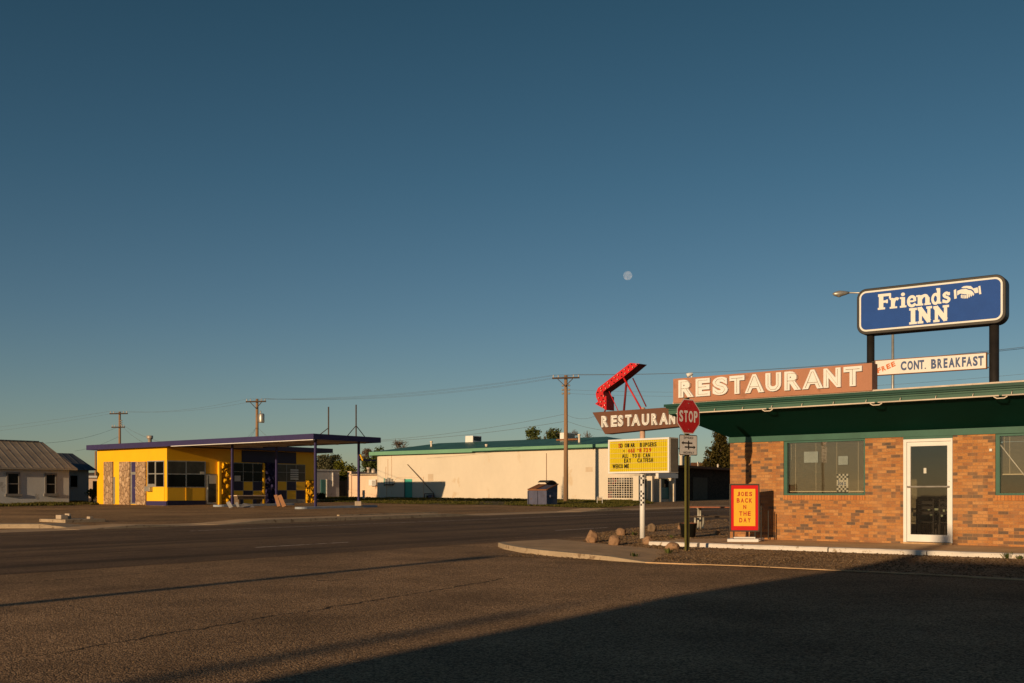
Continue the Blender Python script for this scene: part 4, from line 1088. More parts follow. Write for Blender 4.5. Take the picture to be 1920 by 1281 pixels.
# ------------------------------------------------------------------ JOES board
YJ = 25.5; jp = at(1396, 928, YJ)
JX = Frame((jp.x, jp.y, ZB-.03), math.atan2(-.10, .995))
jb = empty('sidewalk_board', JX.w(0,0,0), JX.a, 'red and yellow board reading JOES BACK N THE DAY on the pavement', 'sign')
jx0, jx1 = JX.xa(1367.8), JX.xa(1424); jz1 = JX.za(907.5, 0); jz0 = JX.za(997, 0)
m = MB(); w = .035
m.box(jx0, jx1, -.03, .03, jz0, jz0+w); m.box(jx0, jx1, -.03, .03, jz1-w, jz1); m.box(jx0, jx0+w, -.03, .03, jz0+w, jz1-w); m.box(jx1-w, jx1, -.03, .03, jz0+w, jz1-w)
jf = m.build('board_frame', M['board_frame'], jb, bevel=.006)
m = MB(); m.box(jx0+w, jx1-w, -.018, .018, jz0+w, jz1-w); m.build('red_border', M['board_red'], jf)
b0, b1 = jx0+w+.065, jx1-w-.065; bz_0, bz_1 = jz0+w+.10, jz1-w-.085
m = MB(); m.box(b0, b1, -.023, -.0185, bz_0, bz_1); m.build('yellow_panel', M['board_yellow'], jf)
m = MB(); kj = 420/1920
lines = [('JOES', 1470, 1600, 285, 322), ('BACK', 1468, 1600, 340, 378), ('N', 1524, 1549, 397, 432), ('THE', 1490, 1588, 452, 490), ('DAY', 1490, 1588, 508, 547)]
for wd, a, b, vt, vb in lines:
    n = len(wd); X0, X1 = JX.xa(1060+a*kj), JX.xa(1060+b*kj); z1_ = JX.za(860+vt*kj, 0); z0_ = JX.za(860+vb*kj, 0)
    cw = (X1-X0)/(n+(n-1)*.38)
    for i, ch in enumerate(wd):
        letter(m, ch, X0+i*cw*1.38, X0+i*cw*1.38+cw, z0_, z1_, -.0235, .002, .03)
m.build('lettering', M['letter_red'], jf)
m = MB()
for x in (jx0+.1, jx1-.1): m.tube([(x, .0, .10), (x, .0, jz0+.01)], .018, 8)
m.build('spring_leg', M['black'], jb)
m = MB(); m.obox((jx0-.08, -.28, .035), (jx1-.06, -.28, .035), .09, .07); m.obox((jx0-.02, .22, .04), (jx1+.14, .22, .04), .09, .07)
m.obox((jx1-.12, -.24, .05), (jx1+.1, .2, .06), .09, .05); m.obox((jx0+.02, -.24, .05), (jx0+.1, .2, .06), .09, .05)
m.obox((jx0+.1, 0, .09), (jx1-.1, 0, .09), .12, .04)
m.build('base', M['white_metal'], jb, bevel=.01)
m = MB()
for x, y in ((jx1+.04, .0), (jx1+.25, .3)): m.tube([(x, y, .05), (x, y, jz0+.62 if y < .1 else jz0+.5)], .014, 8)
m.build('stay_rod', M['black'], jb)
# ------------------------------------------------------------------ picnic table
YT = 33.7; tp = at(1332, 928, YT)
ta_ = math.atan2(-.35, .94)
pt = empty('picnic_table', (tp.x, tp.y, g(YT)+.045), ta_, 'weathered picnic table with red brown planks and bent steel tube legs beside the restaurant', 'table')
m = MB(); tz = .75
for k in range(4): m.box(-.62, 1.3, -.36+k*.185, -.36+k*.185+.17, tz-.04, tz)
m.build('table_top', M['table_wood'], pt, bevel=.006)
for y0 in (-.78, .53):
    m = MB(); m.box(-.62, 1.3, y0, y0+.24, .42, .455); m.build('bench', M['dark_wood'], pt, bevel=.006)  # dark wood colour stands in for the unlit look of the benches
for x in (-.35, 1.0):
    m = MB(); 
    m.tube([(x,-.72,.41),(x,-.7,.2),(x,-.55,.07),(x,-.3,.04),(x,-.2,.12),(x,-.17,.35),(x,-.17,tz-.05)], .034, 8); m.tube([(x,.72,.41),(x,.7,.2),(x,.55,.07),(x,.3,.04),(x,.2,.12),(x,.17,.35),(x,.17,tz-.05)], .034, 8)
    m.tube([(x,-.17,.3),(x,.17,.3)], .02, 8); m.box(x-.025, x+.025, -.33, .33, tz-.065, tz-.042)
    m.build('leg', M['table_steel'], pt, smooth=True)
# ------------------------------------------------------------------ planter tub
tb = gp(1290.5, 1010.5)
bt = empty('planter_tub', (tb.x, tb.y, g(tb.y)+.04), 0, 'black plastic tub with a pinkish rim standing on the gravel behind the stop sign post', 'tub')
m = MB(); m.lathe([(.001,0),(.19,0),(.225,.34),(.24,.345),(.24,.39)], (0,0,0), 24); m.build('tub', M['pot'], bt, smooth=True)
m = MB(); m.lathe([(.238,.392),(.226,.392),(.215,.34),(.001,.34)], (0,0,0), 24); m.build('inner_rim', M['pot_in'], bt, smooth=True)
# ------------------------------------------------------------------ boulders
def boulder(u, v, wpx, hpx, seed, label, mat, Yd=None):
    p = gp(u, v); Y = p.y; w = wpx/F*Y; h = hpx/F*Y*1.15
    bm = bmesh.new(); bmesh.ops.create_icosphere(bm, subdivisions=4, radius=1.0)
    for vt in bm.verts:
        d = vt.co.normalized()
        # planes knock off facets, noise roughens
        k = 1.0
        rr = random.Random(seed)
        for j in range(9):
            nrm = Vector((rr.uniform(-1,1), rr.uniform(-1,1), rr.uniform(-.8,.7))).normalized(); c_ = rr.uniform(.74,.94)
            dt = d.dot(nrm)
            if dt > 1e-3: k = min(k, c_/dt)
        k *= 1 + .09*mnoise.noise(d*2.2+Vector((seed,0,0))) + .04*mnoise.noise(d*7+Vector((0,seed,0)))
        vt.co = Vector((d.x*k*w*.58, d.y*k*w*.5, d.z*k*h*.62))
    me = bpy.data.meshes.new('boulder'); bm.to_mesh(me); bm.free(); me.materials.append(mat)
    me.polygons.foreach_set('use_smooth', [True]*len(me.polygons))
    o = bpy.data.objects.new('boulder', me); COL.objects.link(o); o.location = (p.x, p.y, g(p.y)+.04+h*.40); o.rotation_euler = (0,0,seed)
    return tag(o, label, 'rock', 'boulders on the gravel bed')
def cpx(a, b): return 1060+a*.21875, 860+b*.21875
for (a0, a1, b0, b1, sd, lab, mt) in (
    (175,280,640,732,1,'tallest tan boulder leaning at the left tip of the gravel bed','rock'),
    (428,525,616,670,2,'reddish boulder on the gravel next to the highway, left of the pole','rock'),
    (370,466,684,757,3,'squarish tan boulder between the leaning boulder and the pole','rock'),
    (698,782,576,637,4,'grey brown boulder just right of the white pole, near the highway','rock_grey'),
    (660,757,690,752,5,'round tan boulder against the end of the white kerb, at the pole foot','rock'),
    (862,976,740,792,6,'flat long tan boulder beside the stop sign post','rock'),
    (1283,1332,630,668,7,'small tan stone between picnic table and red board','rock'),
    (962,990,584,618,8,'smallest stone, half hidden behind the black tub','rock')):
    u, v = cpx((a0+a1)/2, b1); boulder(u, v, (a1-a0)*.21875, (b1-b0)*.21875, sd, lab, M[mt])
# weeds
def weed(u, v, label, h=.18, n=26, seed=1, z=None):
    p = gp(u, v); rr = random.Random(seed); m = MB()
    for i in range(n):
        a = rr.uniform(0, 6.28); r_ = rr.uniform(.01, .08); c = Vector((math.cos(a)*r_, math.sin(a)*r_, 0)); t_ = c*rr.uniform(1.1,2.2)+Vector((0,0,rr.uniform(.35,1)*h)); s_ = Vector((-math.sin(a), math.cos(a), 0))*rr.uniform(.006,.016)
        md = (c+t_)*.5+Vector((0,0,h*.12))
        m.add([c-s_*.4, c+s_*.4, md+s_, t_, md-s_], [(0,1,2,3,4)])
    o = m.build('weed', M['leaf_green'], fix=False); o.location = (p.x, p.y, (z if z is not None else g(p.y)+.05))
    tag(o, label, 'weed', 'weeds by the restaurant kerb')
weed(1188,1007,'low weed beside the reddish boulder',.12,30,3); weed(1260,1012,'weed at the foot of the black tub, left side',.10,20,4)
weed(1252,1042,'weed on the gravel left of the stop sign post',.14,30,5); weed(1190,1050,'weed at the edge of the corner pavement',.12,24,6)
pk = RX.w(px(1889, YK-.15), YK-.15, 0); 
for uu, lab, sd in ((1889,'taller weed growing against the white kerb, near the right window',7), (1913,'lower weed against the white kerb at the right edge of the view',8)):
    pk = RX.w(px(uu, YK-.16), YK-.16, .33); rr = random.Random(sd)
    weed(1200, 1030, lab,   .15 if sd == 7 else .10, 30, sd, .33); bpy.context.scene.objects[-1]
    o = [x for x in COL.objects if x.name.startswith('weed')][-1]; o.location = pk
# things inside the windows
def window_sheet(name, x0, x1, z0, z1, mat, label, cat):
    m = MB(); m.box(x0, x1, .085, .088, z0, z1); o = m.build(name, mat); o.matrix_world = Matrix.Translation(RX.w(0,0,0)) @ Matrix.Rotation(ANG_R, 4, 'Z'); tag(o, label, cat); return o
kx = lambda a: px(1340+a*.2186, .08); kzv = lambda b, x: pz(780+b*.2186, x, .08)
x0, x1 = kx(765), kx(885); window_sheet('notice', x0, x1, kzv(402, x0), kzv(308, x0), M['poster_blue'], 'pale blue notice taped inside the left window', 'notice')
x0, x1 = kx(1060), kx(1142); window_sheet('notice', x0, x1, kzv(420, x0), kzv(345, x0), M['poster_blue'], 'small pale notice high on the right side of the left window', 'notice')
x0, x1 = kx(1046), kx(1145); z0, z1 = kzv(652, x0), kzv(498, x0)
pe = empty('checkered_poster', RX.w(0,0,0), ANG_R, "checkered poster reading Joe's inside the left window, low on the right", 'poster')
m = MB(); m.box(x0, x1, .084, .0865, z0, z1); m.build('paper', M['poster_white'], pe)
m = MB()
for i in range(6):
    for j in range(9):
        if (i+j) % 2 == 0 and not (3 <= j <= 5): m.box(x0+(x1-x0)*i/6, x0+(x1-x0)*(i+1)/6, .0825, .0838, z0+(z1-z0)*j/9, z0+(z1-z0)*(j+1)/9)
m.build('checker_print', M['letter_black'], pe)
m = MB(); xx = x0+.02; cw = (x1-x0-.04)/5.2
for ch, w in zip("Joe's", (1,1,1,.4,.9)): 
    lo = ch in 'oes'; letter(m, ch, xx, xx+cw*w*.9, z0+(z1-z0)*(.36 if ch != "'" else .56), z0+(z1-z0)*(.55 if lo else .66), .0835, .001, .03); xx += cw*w*1.05
m.build('lettering', M['letter_blue'], pe)
# dining furniture seen through the door
def chair_at(x, y, rz, label, first=[None]):
    if first[0] is None:
        c = empty('dining_chair', RX.w(x, y, ZB+.006), ANG_R+rz, label, 'chair', 'dining chairs inside the restaurant')
        m = MB(); m.box(-.21,.21,-.2,.2,.42,.46); m.build('seat', M['chair'], c, bevel=.01)
        m = MB()
        for z in (.62,.74,.86): m.box(-.17,.17,.19,.205,z,z+.07)
        m.build('backrest', M['chair'], c)
        for sx_, sy_, h in ((-1,-1,.42),(1,-1,.42),(-1,1,.98),(1,1,.98)):
            m = MB(); m.box(sx_*.19-.018, sx_*.19+.018, sy_*.185-.018, sy_*.185+.018, 0, h); m.build('leg', M['chair'], c)
        first[0] = c
    else:
        c = copy_tree(first[0]); c.location = RX.w(x, y, ZB+.006); c.rotation_euler = (0,0,ANG_R+rz); c['label'] = label
xd = (xd0+xd1)/2
chair_at(xd-.42, 1.25, math.pi, 'black slatted chair seen through the glass door, left of the pair nearest the door'); chair_at(xd+.12, 1.2, math.pi, 'black slatted chair seen through the glass door, right of the pair nearest the door'); chair_at(xd-.75, 2.75, 0, 'black slatted chair behind the dining table inside the door')
dt = empty('dining_table', RX.w(xd-.5, 2.05, ZB+.006), ANG_R, 'dining table with checkered cloth seen through the glass door', 'table')
m = MB(); m.box(-.6,.6,-.4,.4,.72,.75); m.build('table_top', M['chair'], dt)
m = MB(); n = 12
for i in range(n):
    for j in range(2):
        if (i+j) % 2 == 0: m.box(-.6+1.2*i/n, -.6+1.2*(i+1)/n, -.415, -.405, .56+j*.1, .66+j*.1)
m.build('checkered_cloth', M['green_cloth'], dt)
m = MB(); m.tube([(0,0,0),(0,0,.72)], .05, 10); m.lathe([(.001,.03),(.3,.03),(.3,0)], (0,0,0), 16); m.build('pedestal', M['chair'], dt)
# ================================================================== the yellow and purple station across the highway
P0 = at(313, 928, 72.0)
SZ = g(72)+.06
ANG_ST = math.atan2(math.cos(R(37.5)), math.sin(R(37.5)))
ST = Frame((P0.x, P0.y, SZ), ANG_ST)          # X along the front wall (to the right and away), Y along the left wall
stn = empty('filling_station', ST.w(0,0,0), ANG_ST, 'abandoned yellow and purple filling station with stone panels and checkered garage doors', 'building')
bx = lambda u, y=0.0: ST.xa(u, y)
by = lambda u, x=0.0: ST.ya(u, x)
bz = lambda v, x, y=0.0: ST.za(v, x, y)
DA = by(182); LB = bx(592)
ztop_r = bz(835, -.5, DA+.5); zbot_r = ztop_r - .33; zsof = zbot_r
m = MB(); m.box(0, LB, 0, DA, -.4, zsof-.002); m.build('wall', M['yellow'], stn)
# ---- left wall (faces -X)
def lw(mb, u0, u1, v0, v1, d=.03, mi=0):
    y0, y1 = by(u1), by(u0); ym = (y0+y1)/2; mb.box(-d, -.002, y0, y1, bz(v1, 0, ym), bz(v0, 0, ym), mi)
def lwp(name, u0, u1, v0, v1, mat, d=.03):
    m = MB(); lw(m, u0, u1, v0, v1, d); return m.build(name, mat, stn)
for a, b in ((196.5,213),(225.8,245),(256.3,275)): lwp('stone_panel', a, b, 866, 946.5, M['stone'], .10)
lwp('door', 213.6, 225.4, 866, 945.5, M['yellow_b'], .03)
lwp('door_frame', 213.4, 216.6, 894.5, 945, M['galv'], .05)
f = lwp('door_frame', 245.5, 256.2, 866, 945.5, M['galv'], .035)
m = MB(); lw(m, 247.6, 255.8, 866.5, 885, .05); m.build('transom', M['purple'], f)
m = MB(); lw(m, 248.6, 255.8, 890, 943, .05); do_ = m.build('door', M['purple'], f)
m = MB(); ym = by(254.8); zz = bz(915, 0, ym); m.tube([(-.05,ym,zz),(-.12,ym,zz)], .04, 8); m.build('handle', M['galv'], do_)
w_ = lwp('window', 277, 308.5, 864, 913, M['galv'], .05)
for (a, b, v0, v1) in ((279,291.2,866,887.5),(293.8,307.6,866,887.5),(279,291.2,889.5,907.5),(293.8,307.6,889.5,912.3)):
    m = MB(); lw(m, a, b, v0, v1, .056); m.build('pane', M['dark_glass'], w_)
lwp('lower_panel', 276.5, 308.5, 913.2, 939.5, M['yellow_b'], .028)
lwp('base_band', 275.4, 313, 939.7, 948, M['purple'], .055)
m = MB(); lw(m, 277.5, 287, 913, 921.5, .30); ac = m.build('air_conditioner', M['galv'], stn, bevel=.02)
y0, y1 = by(287), by(278); m = MB()
for k in range(5): 
    z = bz(920.5,0,(y0+y1)/2)+.07*k; m.box(-.32, -.301, y0+.05, y1-.05, z, z+.03)
m.build('grille', M['grey_metal'], ac)
def rockface(name, u0, u1, v0, v1, mat, d, seed):
    x0, x1 = bx(u0), bx(u1); xm = (x0+x1)/2; z0, z1 = bz(v1, xm), bz(v0, xm); m = MB()
    nx, nz = max(10, int((x1-x0)/.05)), int((z1-z0)/.055)
    for j in range(nz+1):
        for i in range(nx+1):
            X = x0+(x1-x0)*i/nx; Z = z0+(z1-z0)*j/nz
            if i in (0, nx) or j in (0, nz): Y = -.003
            else:
                q = Vector((X*2.6, Z*2.1, seed)); c, _ = mnoise.voronoi(q)
                Y = -d*(.30+.75*min(1, (c[1]-c[0])*1.7)+.35*mnoise.cell(q*1.3)+.2*mnoise.noise(q*2.3))
            m.v.append((X, Y, Z))
    for j in range(nz):
        for i in range(nx): m.f.append((j*(nx+1)+i, j*(nx+1)+i+1, (j+1)*(nx+1)+i+1, (j+1)*(nx+1)+i)); m.m.append(0)
    return m.build(name, mat, stn, fix=False)
# ---- front wall (faces -Y)
def fwp(name, u0, u1, v0, v1, mat, d=.03, parent=None):
    x0, x1 = bx(u0), bx(u1); xm = (x0+x1)/2; m = MB(); m.box(x0, x1, -d, -.002, bz(v1, xm), bz(v0, xm)); return m.build(name, mat, parent or stn)
w_ = fwp('window', 312.8, 385, 864.5, 914, M['galv'], .04)
for a, b in ((314.2,347.2),(349.6,383)):
    fwp('pane', a, b, 866, 888, M['dim_glass'], .046, w_); fwp('pane', a, b, 890, 913, M['dark_glass'], .046, w_)
for a, b in ((313.6,347.4),(349.4,383.2)): fwp('lower_panel', a, b, 914.3, 938.6, M['yellow_b'], .03)
fwp('window_post', 347.6, 349.2, 914.3, 938.6, M['yellow'], .06)
fwp('base_band', 313, 385, 938.9, 948, M['purple_shade'], .055)
f = fwp('door_frame', 386, 407, 889, 946, M['grey_metal'], .04)
fwp('transom', 386.5, 407, 866, 888.5, M['yellow_b'], .02)
d_ = fwp('door', 387.5, 405.5, 891, 945, M['galv'], .055, f)
fwp('door_notice', 391.5, 404, 891.5, 907, M['poster_white'], .0705, f)
fwp('door_glass', 389.5, 404.2, 892, 942, M['dim_glass'], .065, f)
fwp('handle', 387.8, 389, 914, 918, M['galv'], .12, f)
fwp('notice', 374.5, 382.5, 884.5, 889, M['poster_white'], .054)
fwp('stub_wall', 407.4, 411.5, 866, 946.5, M['yellow'], .22)
rockface('stone_pillar', 411.7, 432.5, 867, 946.5, M['stone_yellow'], .32, 1)
fwp('dark_wall_strip', 432.8, 436.5, 867, 946, M['purple_shade'], .02)  # flat dark strip on the wall in place of a recess
# garage doors of three columns of square panels
def garage(u0, u1, vs, cols, skip=()):
    f = fwp('garage_door', u0, u1, vs[0]-.6, vs[-1]+.4, M['grey_metal'], .05)
    n = 3
    for r_ in range(len(vs)-1):
        for c_ in range(n):
            k = cols[r_][c_]
            xa_, xb_ = bx(u0), bx(u1)
            # equal widths on the door itself
            x0 = xa_+(xb_-xa_)*c_/n+.035; x1 = xa_+(xb_-xa_)*(c_+1)/n-.035; xm = (xa_+xb_)/2
            m = MB(); m.box(x0, x1, -.062, -.0505, bz(vs[r_+1]-.4, xm), bz(vs[r_]+.4, xm))
            m.build('pane' if k in 'gd' else 'panel', {'g': M['dark_glass'], 'd': M['dim_glass'], 'p': M['purple_shade'], 'y': M['yellow_b'], 'w': M['grey_metal']}[k], f)
garage(436.8, 491.2, [869, 885, 903, 920, 934, 946], ['ggg','ggg','pyp','ypy','pyp'])
garage(519, 571.5, [871.5, 886, 903, 919.5, 936.5, 946], ['ddd','ddd','ypy','pyp','www'])
fwp('yellow_post', 491.6, 495.0, 869, 945.5, M['yellow'], .12)
rockface('stone_pillar', 495.3, 516.5, 867.5, 945.5, M['stone_purple'], .22, 2)
fwp('header_panel', 453, 555, 846.5, 868.5, M['purple_shade'], .025)
rockface('stone_pillar', 572, 591.5, 900, 945.2, M['stone_yellow'], .30, 3)
for (a, b, v0, v1) in ((438.5,450,892,902),): fwp('window_poster', a, b, v0, v1, M['poster_white'], .068)
m = MB(); xm = bx(551); 
for k in range(5): m.box(bx(543.5), bx(558.5), -.068, -.063, bz(899.6-k*4.2, xm), bz(896.9-k*4.2, xm))
m.build('window_poster', M['poster_white'], stn)
# roof over the building and canopy running out to the highway
m = MB(); m.box(-.5, LB+1.0, -.85, DA+.5, zbot_r, ztop_r-.004); m.build('roof', [M['purple_shade']], stn)
fa = MB(); fa.box(-.53, -.502, -.85, DA+.53, zbot_r-.02, ztop_r); fa.box(-.502, LB+1.03, DA+.502, DA+.53, zbot_r-.02, ztop_r)
CL = None
yc = ST.ya(588, -.5); 
cxr = ST.xa(712.8, yc)
m = MB(); m.box(-.5, cxr, yc, -.852, zbot_r+.06, ztop_r-.004); can = m.build('canopy', M['ceiling_white'], stn)
fb = MB(); fb.box(-.53, -.502, yc-.03, -.852, zbot_r-.0, ztop_r+.002); fb.box(-.53, cxr+.03, yc-.03, yc-.002, zbot_r-.0, ztop_r+.002); fb.box(cxr+.002, cxr+.03, yc, -.852, zbot_r, ztop_r+.002)
for i in range(3):
    z = zbot_r+.06+i*.09; fb.box(-.545, cxr+.045, yc-.045, yc-.0301, z, z+.02); fb.box(-.545, -.5301, yc-.0301, -.852, z, z+.02)
fb.build('canopy_fascia', M['purple'], can)
fa.build('roof_fascia', M['purple'], stn)
m = MB(); m.box(-.535, -.40, yc+.01, -1.2, zbot_r-.045, zbot_r-.003); m.build('drip_edge', M['white_metal'], can)
m = MB()
for k in range(5): m.box(-.3, cxr-.05, yc+1.2+k*2.5, yc+1.32+k*2.5, zbot_r-.02, zbot_r+.058)
m.build('beam', M['ceiling_white'], can)
posts = []
for (u, y_) in ((435.6,-5.9),(518.4,-5.9),(591.5,yc+.6),(672.6,yc+.6)):
    xx = bx(u, y_); m = MB(); w0 = ST.w(xx, y_, 0); zg = g(w0.y)-SZ-.08; m.box(xx-.06, xx+.06, y_-.06, y_+.06, zg, zbot_r+.05); m.build('canopy_post', M['purple'], stn); posts.append((xx, y_, zg+.08))
# bracket left hanging on the far post
xx, y_, zg_ = posts[3]
m = MB(); m.obox((xx+.08, y_, bz(862, xx, y_)), (bx(706, y_), y_+.1, bz(862.4, xx, y_)), .09, .1); m.build('sign_bracket', M['purple'], stn)
m = MB(); m.obox((xx+.02, y_-.1, bz(852, xx, y_)), (bx(680, y_-.1), y_-.1, bz(863, xx, y_)), .12, .05); m.build('broken_sign_strip', M['yellow_b'], stn)
# two bare masts on the canopy
for (u, v_t, br_) in ((616,763,(1,0)),(667.7,759,(1,1))):
    y_ = yc+.9; xx = bx(u, y_); zt = bz(v_t, xx, y_); zb = ztop_r; mst = MB(); mst.tube([(xx,y_,zb),(xx,y_,zt)], .042, 8); mo = mst.build('roof_mast', M['mast'], can)
    b_ = MB(); zj = bz(803 if u < 640 else 799, xx, y_)
    if br_[0]: b_.tube([(xx-.03,y_,zj),(bx(u-18,y_+.2),y_+.2,zb)], .026, 6)
    if br_[1]: b_.tube([(xx+.03,y_,zj),(bx(u+18,y_+.2),y_+.2,zb)], .026, 6)
    b_.build('mast_brace', M['mast'], mo)
# roof vent
xx = bx(281, 3.2); zv0 = ztop_r-.02; zv1 = bz(817, xx, 3.2); h = zv1-zv0
m = MB(); m.lathe([(.13,0),(.13,h*.55),(.19,h*.62),(.22,h*.7),(.22,h),(.001,h*1.01)], (xx,3.2,zv0), 14); m.build('roof_vent', M['vent'], stn, smooth=True)
# slab under the walls, islands, loose boards
m = MB(); m.box(-.9, LB+.3, -1.0, DA+.3, -.3, -.06); o = m.build('station_slab', M['kerb']); o.matrix_world = Matrix.Translation(ST.w(0,0,0)) @ Matrix.Rotation(ANG_ST, 4, 'Z'); tag(o, kind='structure')
def island(name, x0, x1, y0, y1, label):
    m = MB(); P = []; r = (y1-y0)/2
    for k in range(9): t = R(90+180*k/8); P.append((x0+r+r*math.cos(t), (y0+y1)/2+r*math.sin(t)))
    for k in range(9): t = R(-90+180*k/8); P.append((x1-r+r*math.cos(t), (y0+y1)/2+r*math.sin(t)))
    zf = lambda p: g(ST.w(p[0], p[1], 0).y)-SZ
    e = empty(name, ST.w(0,0,0), ANG_ST, label, 'kerb island', 'pump islands under the canopy')
    m.slab(P, lambda p: zf(p)+.13, lambda p: zf(p)-.1); o = m.build('island_kerb', M['pale_blue'], e, bevel=.02); return o
y_ = -5.9; island('pump_island', bx(402, y_), bx(549, y_), y_-.42, y_+.42, 'low kerbed pump island nearer the garage doors, below the loose boards')
y_ = yc+.6; island('pump_island', bx(556, y_), bx(704, y_), y_-.42, y_+.42, 'low kerbed pump island nearer the highway, below the canopy end')
def cinder(u, v, sx_, sy_, sz, rz, label, cat, mat, z_add=0.0, tilt=0, name='concrete_block', holes=False):
    p = gp(u, v); m = MB(); m.box(-sx_/2, sx_/2, -sy_/2, sy_/2, 0, sz); o = m.build(name, mat, bevel=.015); o.location = (p.x, p.y, g(p.y)+.006+z_add); o.rotation_euler = (tilt, 0, rz); return tag(o, label, cat)
xx, y_, zg_ = posts[3]; wp = ST.w(xx-.35, y_-.3, 0)
m = MB(); m.box(-.19,.19,-.18,.18,0,.28); o = m.build('concrete_block', M['block'], bevel=.02); o.location = (wp.x, wp.y, g(wp.y)+.12); o.rotation_euler = (0,0,.2); tag(o, 'pale concrete block on the island against the farthest canopy post', 'concrete block')
# workbench and boards
bw = ST.w(bx(466,-2.6), -2.6, 0)
wb = empty('work_bench', (bw.x, bw.y, g(bw.y)), ANG_ST, 'long old bench with a pinkish top in front of the left garage door', 'bench')
bl = abs(bx(492,-2.6)-bx(437,-2.6))
m = MB(); m.box(-bl/2, bl/2, -.35, .35, .60, .67); m.build('bench_top', M['pink_wall'], wb, bevel=.02)
m = MB(); m.box(-bl/2+.1, bl/2-.1, -.30, -.27, .38, .595); m.build('apron', M['bark'], wb)
for k in (-1, 1):
    m = MB(); m.box(k*(bl/2-.3)-.06, k*(bl/2-.3)+.06, -.26, .26, 0, .595); m.build('leg', M['bark'], wb)
def board(u, v, u2, v2, w, thick, depth_shift, mat, label, name, cat, grp=None, Yoff=0):
    """a loose board from its foot at u,v to its head at u2,v2"""
    p = gp(u, v); Y2 = p.y+depth_shift; q = at(u2, v2, Y2); m = MB(); m.obox(p+Vector((0,0,.02)), q, w, thick, up=(.25,-1,.25)); o = m.build(name, mat); return tag(o, label, cat, grp)
board(433.5,953,427.5,941.5,.22,.05,.35,M['board_white'],'dirty white board leaning left of the grey sheets on the island','loose_board','board','loose boards in front of the station')
board(447,951.5,443,942.5,.15,.04,.5,M['board_white'],'narrow pale board propped between the white board and the grey sheets','loose_board','board','loose boards in front of the station')
p = gp(466, 952); m = MB()
A = [at(449,951.5,p.y-.1), at(478,951.5,p.y+.1), at(472,945.5,p.y+.9), at(456,943.5,p.y+.8)]
m.add([tuple(a) for a in A]+[tuple(a+Vector((.01,.05,0))) for a in A], [(0,1,2,3),(7,6,5,4),(0,4,5,1),(1,5,6,2),(2,6,7,3),(3,7,4,0)]); o = m.build('loose_board', M['board_grey']); tag(o, 'wide grey sheet lying tilted on the island below the bench', 'board', 'loose boards in front of the station')
board(533,951,524,929,.24,.06,.4,M['board_tan'],'tan plank leaning on the right side of the inner canopy post','leaning_plank','plank','tan planks leaning on the inner post')
board(523,950.5,516.5,928.5,.2,.06,.4,M['board_tan'],'tan plank leaning against the inner canopy post, half hidden behind it','leaning_plank','plank','tan planks leaning on the inner post')
# ruined island with blocks beside the highway
C = gp(122.2, 981); IX = Frame((C.x, C.y, g(C.y)), ANG_HW)
ri = empty('ruined_pump_island', IX.w(0,0,0), ANG_HW, 'bare concrete slab of a removed pump island beside the far kerb', 'slab')
lx = IX.xa(198); ly = IX.ya(73.7)
m = MB(); m.box(0, lx, 0, ly, -.15, .135); m.build('slab', M['kerb'], ri, bevel=.015)
def on_slab(u0, u1, v0, v1, yd, depth, name, label):
    x0, x1 = IX.xa(u0, yd), IX.xa(u1, yd); zt = IX.za(v0, x0, yd); m = MB(); m.box(x0, x1, yd, yd+depth, .136, max(zt, .2))
    o = m.build(name, M['block'], bevel=.012); o.matrix_world = Matrix.Translation(IX.w(0,0,0)) @ Matrix.Rotation(ANG_HW, 4, 'Z'); tag(o, label, 'concrete block', 'blocks on the bare slab')
on_slab(114.3, 127.5, 966, 975, .9, .42, 'concrete_block', 'largest block on the bare slab, dark on its right side')
on_slab(129.5, 133.5, 963.2, 972, 1.25, .35, 'concrete_block', 'upright block standing behind the largest block on the bare slab')
on_slab(168.5, 174.5, 968.7, 973.5, .35, .25, 'concrete_block', 'smallest block, alone near the right end of the bare slab')

# ================================================================== the long cream building with the green roof
PW = at(1165, 928, 83.6)
ANG_W = math.atan2(-.608, .794)
WZ = g(83.6)+.10
WF = Frame((PW.x, PW.y, WZ), ANG_W)
wh = empty('long_building', WF.w(0,0,0), ANG_W, 'long cream stucco building with a low green metal roof and a rounded glass block corner', 'building')
wx = lambda u, y=0.0: WF.xa(u, y)
wz = lambda v, x, y=0.0: WF.za(v, x, y)
rl_ = 1.0; xL = wx(713, rl_); ze = wz(851, wx(800)); zeL = wz(853, wx(740))
# outline: rounded left end, straight wall, rounded right end, shop front
DEP = 11.0; rr_ = 2.0
PH = Frame((0,0,0), 0)
fdir = Vector((math.sin(R(36.5)), math.cos(R(36.5)), 0)); fl_ = Vector((fdir.dot(WF.X), fdir.dot(WF.Y), 0))     # shop front direction in the local frame
out_ = []
for k in range(7): t = R(180+90*k/6); out_.append((xL+rl_+rl_*math.cos(t), rl_+rl_*math.sin(t)))
# right curve: turn from +X to fl_
a1 = math.atan2(fl_.y, fl_.x); cen_ = (-.6, rr_)
cur = []
for k in range(9): t = -math.pi/2 + a1*k/8; cur.append((cen_[0]+rr_*math.cos(t), cen_[1]+rr_*math.sin(t)))
ce = cur[-1]; FL = 8.6
_T = Frame(tuple(WF.w(ce[0], ce[1], 0)), ANG_W+a1); FL = _T.xa(1267)
fend = (ce[0]+fl_.x*FL, ce[1]+fl_.y*FL)
outl = out_+cur+[fend, (fend[0]-3, max(fend[1], DEP)), (xL, DEP)]
nz_ = .34
m = MB(); m.slab(outl, ze, -1.2); m.build('wall', M['cream_wall'], wh)
